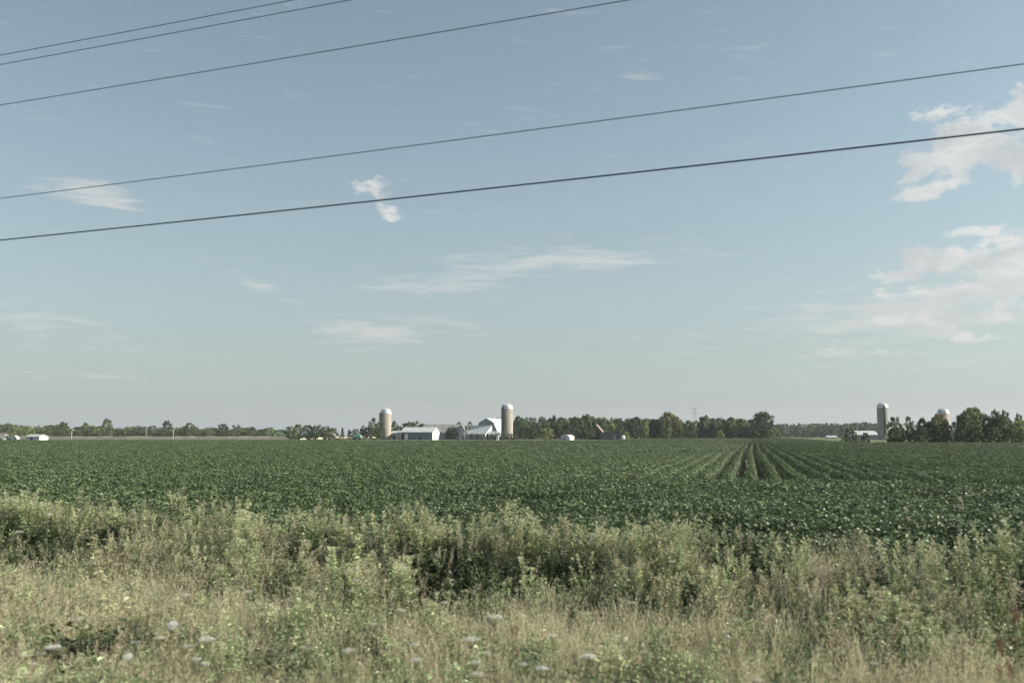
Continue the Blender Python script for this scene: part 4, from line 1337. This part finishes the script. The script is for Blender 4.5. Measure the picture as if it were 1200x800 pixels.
# centre woods
profile_zone('centre woods', [(603, 490), (612, 487.5), (640, 488.5), (668, 488), (690, 486), (712, 488.5), (735, 489.5), (746, 488), (765, 490), (805, 492), (815, 491), (826, 488), (845, 490), (858, 488), (872, 490.5), (885, 492), (905, 494)],
             605, 905, 478, 8.2, (13, 19), ['round', 'tall', 'round', 'tall'], ['mid green', 'dark green', 'olive green', 'mid green', 'bluish green'], 2, 2.8, 22)
for a in [(608, 486.8, 15, 470, 'round', 'dark green'), (620, 500, 14, 452, 'round', 'mid green'), (627, 498, 15, 450, 'round', 'dark green'), (641, 500.5, 16, 440, 'round', 'tan green'), (649, 486, 10, 476, 'tall', 'dark green'),
          (612, 504, 10, 440, 'conifer', 'mid green'), (671, 489, 13, 462, 'conifer', 'dark green'), (676, 487, 16, 468, 'round', 'mid green'), (688, 484.3, 15, 470, 'tall', 'olive green'),
          (657, 493, 12, 460, 'tall', 'olive green'), (665, 496, 12, 456, 'round', 'dark green'), (682, 499, 12, 452, 'conifer', 'dark green'), (704, 488.6, 15, 474, 'round', 'mid green'), (692, 500, 13, 444, 'bush', 'mid green'),
          (716, 493, 13, 462, 'tall', 'tan green'), (724, 489, 15, 468, 'round', 'mid green'), (736, 488.4, 14, 462, 'tall', 'mid green'), (744, 487.4, 17, 456, 'round', 'dark green'), (756, 492, 9, 460, 'tall', 'tan green'),
          (733.5, 505, 8, 430, 'bush', 'tan green'), (783, 481.6, 31, 470, 'airy', 'brownish'), (783, 484.5, 27, 474, 'round', 'olive green'), (768, 490, 16, 474, 'round', 'dark green'), (780, 501, 18, 458, 'bush', 'olive green'),
          (796, 502, 16, 458, 'bush', 'dark green'), (825, 485.4, 14, 480, 'round', 'mid green'), (836, 492, 12, 480, 'tall', 'mid green'), (843, 503, 10, 466, 'bush', 'tan green'),
          (893, 481.3, 27, 470, 'round', 'dark green'), (893, 484, 22, 474, 'airy', 'mid green'), (905, 500.5, 18, 462, 'bush', 'pale green'), (878, 500, 14, 478, 'bush', 'mid green'), (857, 487.6, 13, 492, 'tall', 'olive green'),
          (845, 488.5, 12, 496, 'round', 'bluish green'), (868, 489.5, 12, 496, 'round', 'dark green')]:
    tree(*a, 'centre woods')
# far wood to the right
profile_zone('far wood behind the meadow', [(905, 495), (930, 494.5), (960, 495), (1000, 494.2), (1030, 495), (1060, 496), (1210, 497)],
             908, 1215, 820, 7.0, (10, 15), ['round', 'bush', 'round'], ['mid green', 'bluish green', 'dark green', 'bluish green'], 2, 3.2, 40)
# right groups
for a in [(994, 500, 13, 196, 'bush', 'dark green'), (1000, 505, 8, 198, 'bush', 'mid green'), (1012, 506.4, 11, 196, 'bush', 'dark green'), (988, 508, 8, 197, 'bush', 'mid green')]:
    tree(*a, 'pair of meadow bushes')
for a in [(1048, 487.6, 16, 204, 'round', 'dark green'), (1047, 500, 18, 198, 'bush', 'dark green'), (1063, 486.6, 14, 206, 'airy', 'bluish green'), (1065, 498, 15, 198, 'bush', 'dark green'), (1079, 488.8, 14, 204, 'tall', 'dark green'), (1077, 500, 16, 197, 'bush', 'dark green'),
          (1091, 491, 15, 203, 'round', 'mid green'), (1099, 483.5, 17, 208, 'round', 'brownish'), (1096, 488, 16, 205, 'round', 'olive green'), (1106, 492, 12, 205, 'round', 'brownish'), (1100, 499, 18, 198, 'bush', 'dark green'), (1108, 503, 10, 199, 'bush', 'dark green'), (1118, 506, 10, 230, 'bush', 'bluish green')]:
    tree(*a, 'row right of free-standing silo')
for a in [(1127, 483, 18, 200, 'round', 'mid green'), (1138, 476.4, 24, 208, 'round', 'brownish'), (1133, 480, 22, 203, 'round', 'olive green'), (1148, 482, 22, 205, 'round', 'olive green'), (1126, 498, 18, 196, 'bush', 'dark green'), (1142, 499, 20, 196, 'bush', 'dark green'),
          (1156, 486, 16, 204, 'tall', 'dark green'), (1166, 477, 15, 208, 'tall', 'mid green'), (1176, 477.6, 14, 208, 'tall', 'olive green'), (1172, 486, 20, 203, 'round', 'mid green'), (1160, 500, 20, 196, 'bush', 'dark green'), (1178, 500, 20, 197, 'bush', 'dark green'),
          (1192, 481.4, 12, 206, 'tall', 'mid green'), (1190, 492, 18, 200, 'round', 'tan green'), (1199, 500, 18, 197, 'bush', 'mid green'), (1207, 488, 18, 204, 'round', 'mid green'), (1222, 484, 24, 206, 'round', 'olive green'), (1245, 486, 26, 206, 'round', 'mid green')]:
    tree(*a, 'grove at the right edge')

zones = {}
for tdat in tree_list: zones.setdefault(tdat[6], []).append(tdat)
for zone, L_ in zones.items():
    L_.sort(key=lambda a: a[0])
    cnt = {}
    for (px, yt, w, Y, kind, tint, _, lab) in L_:
        key = (kind, tint); cnt[key] = cnt.get(key, 0) + 1
        lab = '%s %s %s from the left in the %s' % (ORD(cnt[key]), tint, TYPE[kind], zone)
        H_ = hz(yt, Y); W_ = w * Y / FPX * (1.12 if 'right' in zone and kind != 'airy' else 1)
        t = thing(NAME[kind], lab, 'tree', (gx(px, Y), Y, 0), rt.uniform(0, 6.28), 'trees of the ' + zone)
        t.scale = (W_ * 1.02, W_ * 1.02, H_)
        tm, cm = rt.choice(LIB[kind])
        for nm, me in (('trunk', tm), ('crown', cm)):
            c = bpy.data.objects.new(nm, me); COL.objects.link(c); c.parent = t
            k = rt.uniform(.88, 1.12)
            c.color = (*[min(4, q * k) for q in TINT[tint]], 1)
print('trees', len(tree_list))

# ------------------------------------------------------------------ sky, sun
SUN_EL, SUN_AZ = rad(26), rad(90)      # azimuth clockwise from the view direction (+Y)
world = bpy.data.worlds.new('World'); scene.world = world; world.use_nodes = True
nt = world.node_tree; nt.nodes.clear(); L = nt.links.new
out = nd(nt, 'ShaderNodeOutputWorld'); bg = nd(nt, 'ShaderNodeBackground'); L(bg.outputs[0], out.inputs[0])
sky = nd(nt, 'ShaderNodeTexSky', sky_type='NISHITA')
sky.sun_disc = False; sky.sun_elevation = SUN_EL; sky.sun_rotation = SUN_AZ
sky.air_density = 1.0; sky.dust_density = 1.6; sky.ozone_density = 1.0; sky.altitude = 100
hsv = nd(nt, 'ShaderNodeHueSaturation'); hsv.inputs['Saturation'].default_value = 0.66; hsv.inputs['Value'].default_value = 1.0
L(sky.outputs[0], hsv.inputs['Color'])


def vmath(op, a, b=None, c=None):
    n = nd(nt, 'ShaderNodeMath', operation=op)
    for i, q in enumerate((a, b, c)):
        if q is None: continue
        if isinstance(q, (int, float)): n.inputs[i].default_value = float(q)
        else: L(q, n.inputs[i])
    return n.outputs[0]


tc = nd(nt, 'ShaderNodeTexCoord'); sp = nd(nt, 'ShaderNodeSeparateXYZ'); L(tc.outputs['Generated'], sp.inputs[0])
AZ = vmath('ARCTAN2', sp.outputs[0], sp.outputs[1])
EL = vmath('ARCSINE', sp.outputs[2])


def noise(sx, sy, seed, detail=8, rough=.6, dist=0.0):
    cb = nd(nt, 'ShaderNodeCombineXYZ')
    L(vmath('MULTIPLY', AZ, sx), cb.inputs[0]); L(vmath('MULTIPLY', EL, sy), cb.inputs[1]); cb.inputs[2].default_value = seed
    n = nd(nt, 'ShaderNodeTexNoise'); n.inputs['Scale'].default_value = 1; n.inputs['Detail'].default_value = detail
    n.inputs['Roughness'].default_value = rough; n.inputs['Distortion'].default_value = dist
    L(cb.outputs[0], n.inputs['Vector'])
    return n.outputs['Fac']


def azel(px, py):
    d = ray(px, py); d = d / np.linalg.norm(d)
    return math.atan2(d[0], d[1]), math.asin(d[2])


def blob(px, py, rx, ry, amp=1.0, rot=0.0):
    a0, e0 = azel(px, py)
    kx = FPX / rx; ky = FPX / ry
    c, s = math.cos(rot), math.sin(rot)
    da = vmath('SUBTRACT', AZ, a0); de = vmath('SUBTRACT', EL, e0)
    u_ = vmath('ADD', vmath('MULTIPLY', da, c * kx), vmath('MULTIPLY', de, s * kx))
    v_ = vmath('ADD', vmath('MULTIPLY', da, -s * ky), vmath('MULTIPLY', de, c * ky))
    r2 = vmath('ADD', vmath('MULTIPLY', u_, u_), vmath('MULTIPLY', v_, v_))
    return vmath('MULTIPLY', vmath('MAXIMUM', vmath('SUBTRACT', 1.0, vmath('POWER', r2, .7)), -2.0), amp)


def union(bl):
    r = bl[0]
    for b in bl[1:]: r = vmath('MAXIMUM', r, b)
    return r


def sstep(x, a, b, to=1.0):
    m = nd(nt, 'ShaderNodeMapRange', interpolation_type='SMOOTHSTEP')
    m.inputs['From Min'].default_value = a; m.inputs['From Max'].default_value = b; m.inputs['To Max'].default_value = to
    L(x, m.inputs['Value']); return m.outputs[0]


# pale summer air towards the horizon
hzf = vmath('MULTIPLY', vmath('POWER', 2.718, vmath('MULTIPLY', vmath('MAXIMUM', EL, 0.0), -1 / .13)), .9)
mt_ = nd(nt, 'ShaderNodeMix', data_type='RGBA', blend_type='MULTIPLY'); mt_.inputs['Factor'].default_value = 1
mt_.inputs['B'].default_value = (.925, 1.055, 1.01, 1); L(hsv.outputs[0], mt_.inputs['A'])
mh = nd(nt, 'ShaderNodeMix', data_type='RGBA'); L(hzf, mh.inputs['Factor']); L(mt_.outputs['Result'], mh.inputs['A'])
mh.inputs['B'].default_value = (3.45, 3.75, 3.95, 1)
skyc = mh.outputs['Result']
n_c = noise(30, 50, 3.3, 12, .64, .2)
cum = union([blob(1150, 165, 105, 36, 1.35, .45), blob(1195, 135, 60, 34, 1.3, .3), blob(1095, 221, 60, 14, 1.35, .25), blob(1190, 105, 55, 12, .8, .25), blob(1095, 133, 30, 8, .35, .1), blob(1195, 185, 50, 26, 1.1),
             blob(1155, 305, 75, 26, 1.4, .05), blob(1082, 303, 40, 16, 1.4, -.1), blob(1195, 325, 60, 34, 1.1), blob(1060, 322, 34, 14, 1.0), blob(1120, 340, 110, 13, .9), blob(1090, 372, 120, 9, .8),
             blob(434, 221, 26, 16, .95, -.2), blob(444, 236, 20, 10, .85, -.9), blob(455, 249, 17, 9, .9, -.3), blob(1012, 412, 30, 11, .45), blob(1125, 398, 30, 6, .4), blob(1165, 270, 50, 7, .5)])
cumf = vmath('ADD', cum, vmath('MULTIPLY', vmath('SUBTRACT', n_c, .5), 5.0))
cum_a = sstep(cumf, 0.1, 1.0, .88)
n_s = noise(15, 120, 8.1, 10, .66, .6)
cir = union([blob(1090, 365, 180, 38, 1.3, .03), blob(1190, 350, 90, 24, 1), blob(98, 222, 52, 14, 1.6), blob(118, 234, 52, 9, 1.4, -.06), blob(660, 305, 165, 15, 1.1, .02), blob(540, 328, 110, 18, 1.0, .12), blob(430, 392, 66, 22, 1.1, -.1),
             blob(520, 380, 55, 9, .5, -.1), blob(297, 332, 62, 7, .6, -.42), blob(762, 90, 40, 6, .5), blob(700, 102, 24, 5, .4), blob(615, 129, 26, 6, .25),
             blob(50, 380, 70, 18, .4, -.15), blob(70, 439, 90, 5, .45), blob(750, 361, 26, 4, .3), blob(825, 379, 14, 5, .4), blob(1050, 400, 220, 26, .3)])
cirf = vmath('ADD', cir, vmath('MULTIPLY', vmath('SUBTRACT', n_s, .5), 5.0))
cir_a = sstep(cirf, -.2, 1.6, .72)
# colours of the clouds: brighter where thick, greyer in the folds
n_g = noise(16, 36, 12.7, 6, .55, .2)
mixc = nd(nt, 'ShaderNodeMix', data_type='RGBA')
CB = 7.4
mixc.inputs['A'].default_value = (.60 * CB, .62 * CB, .63 * CB, 1); mixc.inputs['B'].default_value = (.80 * CB, .80 * CB, .785 * CB, 1)
L(sstep(n_g, .35, .62), mixc.inputs['Factor'])
m1 = nd(nt, 'ShaderNodeMix', data_type='RGBA'); L(cir_a, m1.inputs['Factor']); L(skyc, m1.inputs['A'])
m1.inputs['B'].default_value = (.68 * CB, .69 * CB, .68 * CB, 1)
m2 = nd(nt, 'ShaderNodeMix', data_type='RGBA'); L(cum_a, m2.inputs['Factor']); L(m1.outputs['Result'], m2.inputs['A']); L(mixc.outputs['Result'], m2.inputs['B'])
L(m2.outputs['Result'], bg.inputs['Color'])
bg.inputs['Strength'].default_value = 0.076

sun = bpy.data.lights.new('sun', 'SUN'); sun.energy = 5.0; sun.angle = rad(.53); sun.color = (1, .93, .82)
so = bpy.data.objects.new('sun', sun); COL.objects.link(so)
dv = Vector((math.sin(SUN_AZ) * math.cos(SUN_EL), math.cos(SUN_AZ) * math.cos(SUN_EL), math.sin(SUN_EL)))
so.rotation_euler = dv.to_track_quat('Z', 'Y').to_euler()
so.location = (60, 0, 60)

# ------------------------------------------------------------------ haze
HAZE = 0.00010
if HAZE:
    m, hn = new_mat('haze_air')
    o_ = nd(hn, 'ShaderNodeOutputMaterial'); pv = nd(hn, 'ShaderNodeVolumePrincipled')
    pv.inputs['Color'].default_value = (.86, .91, .95, 1); pv.inputs['Density'].default_value = HAZE; pv.inputs['Anisotropy'].default_value = .3
    hn.links.new(pv.outputs[0], o_.inputs['Volume'])
    mb = MB(); mb.box((-2600, -600, -1.3), (2600, 2600, 60))
    o = mb.obj('haze', m); tag(o, kind='stuff')

# ------------------------------------------------------------------ render settings
vs = scene.view_settings
vs.view_transform = 'Standard'; vs.look = 'None'; vs.gamma = 1; vs.exposure = 0.8; vs.use_curve_mapping = False
scene.render.engine = 'CYCLES'
cy = scene.cycles
cy.max_bounces = 6; cy.diffuse_bounces = 2; cy.glossy_bounces = 2; cy.transmission_bounces = 4; cy.volume_bounces = 1
cy.transparent_max_bounces = 6
cy.use_denoising = True; cy.use_adaptive_sampling = True; cy.adaptive_threshold = 0.02
cy.sample_clamp_indirect = 4
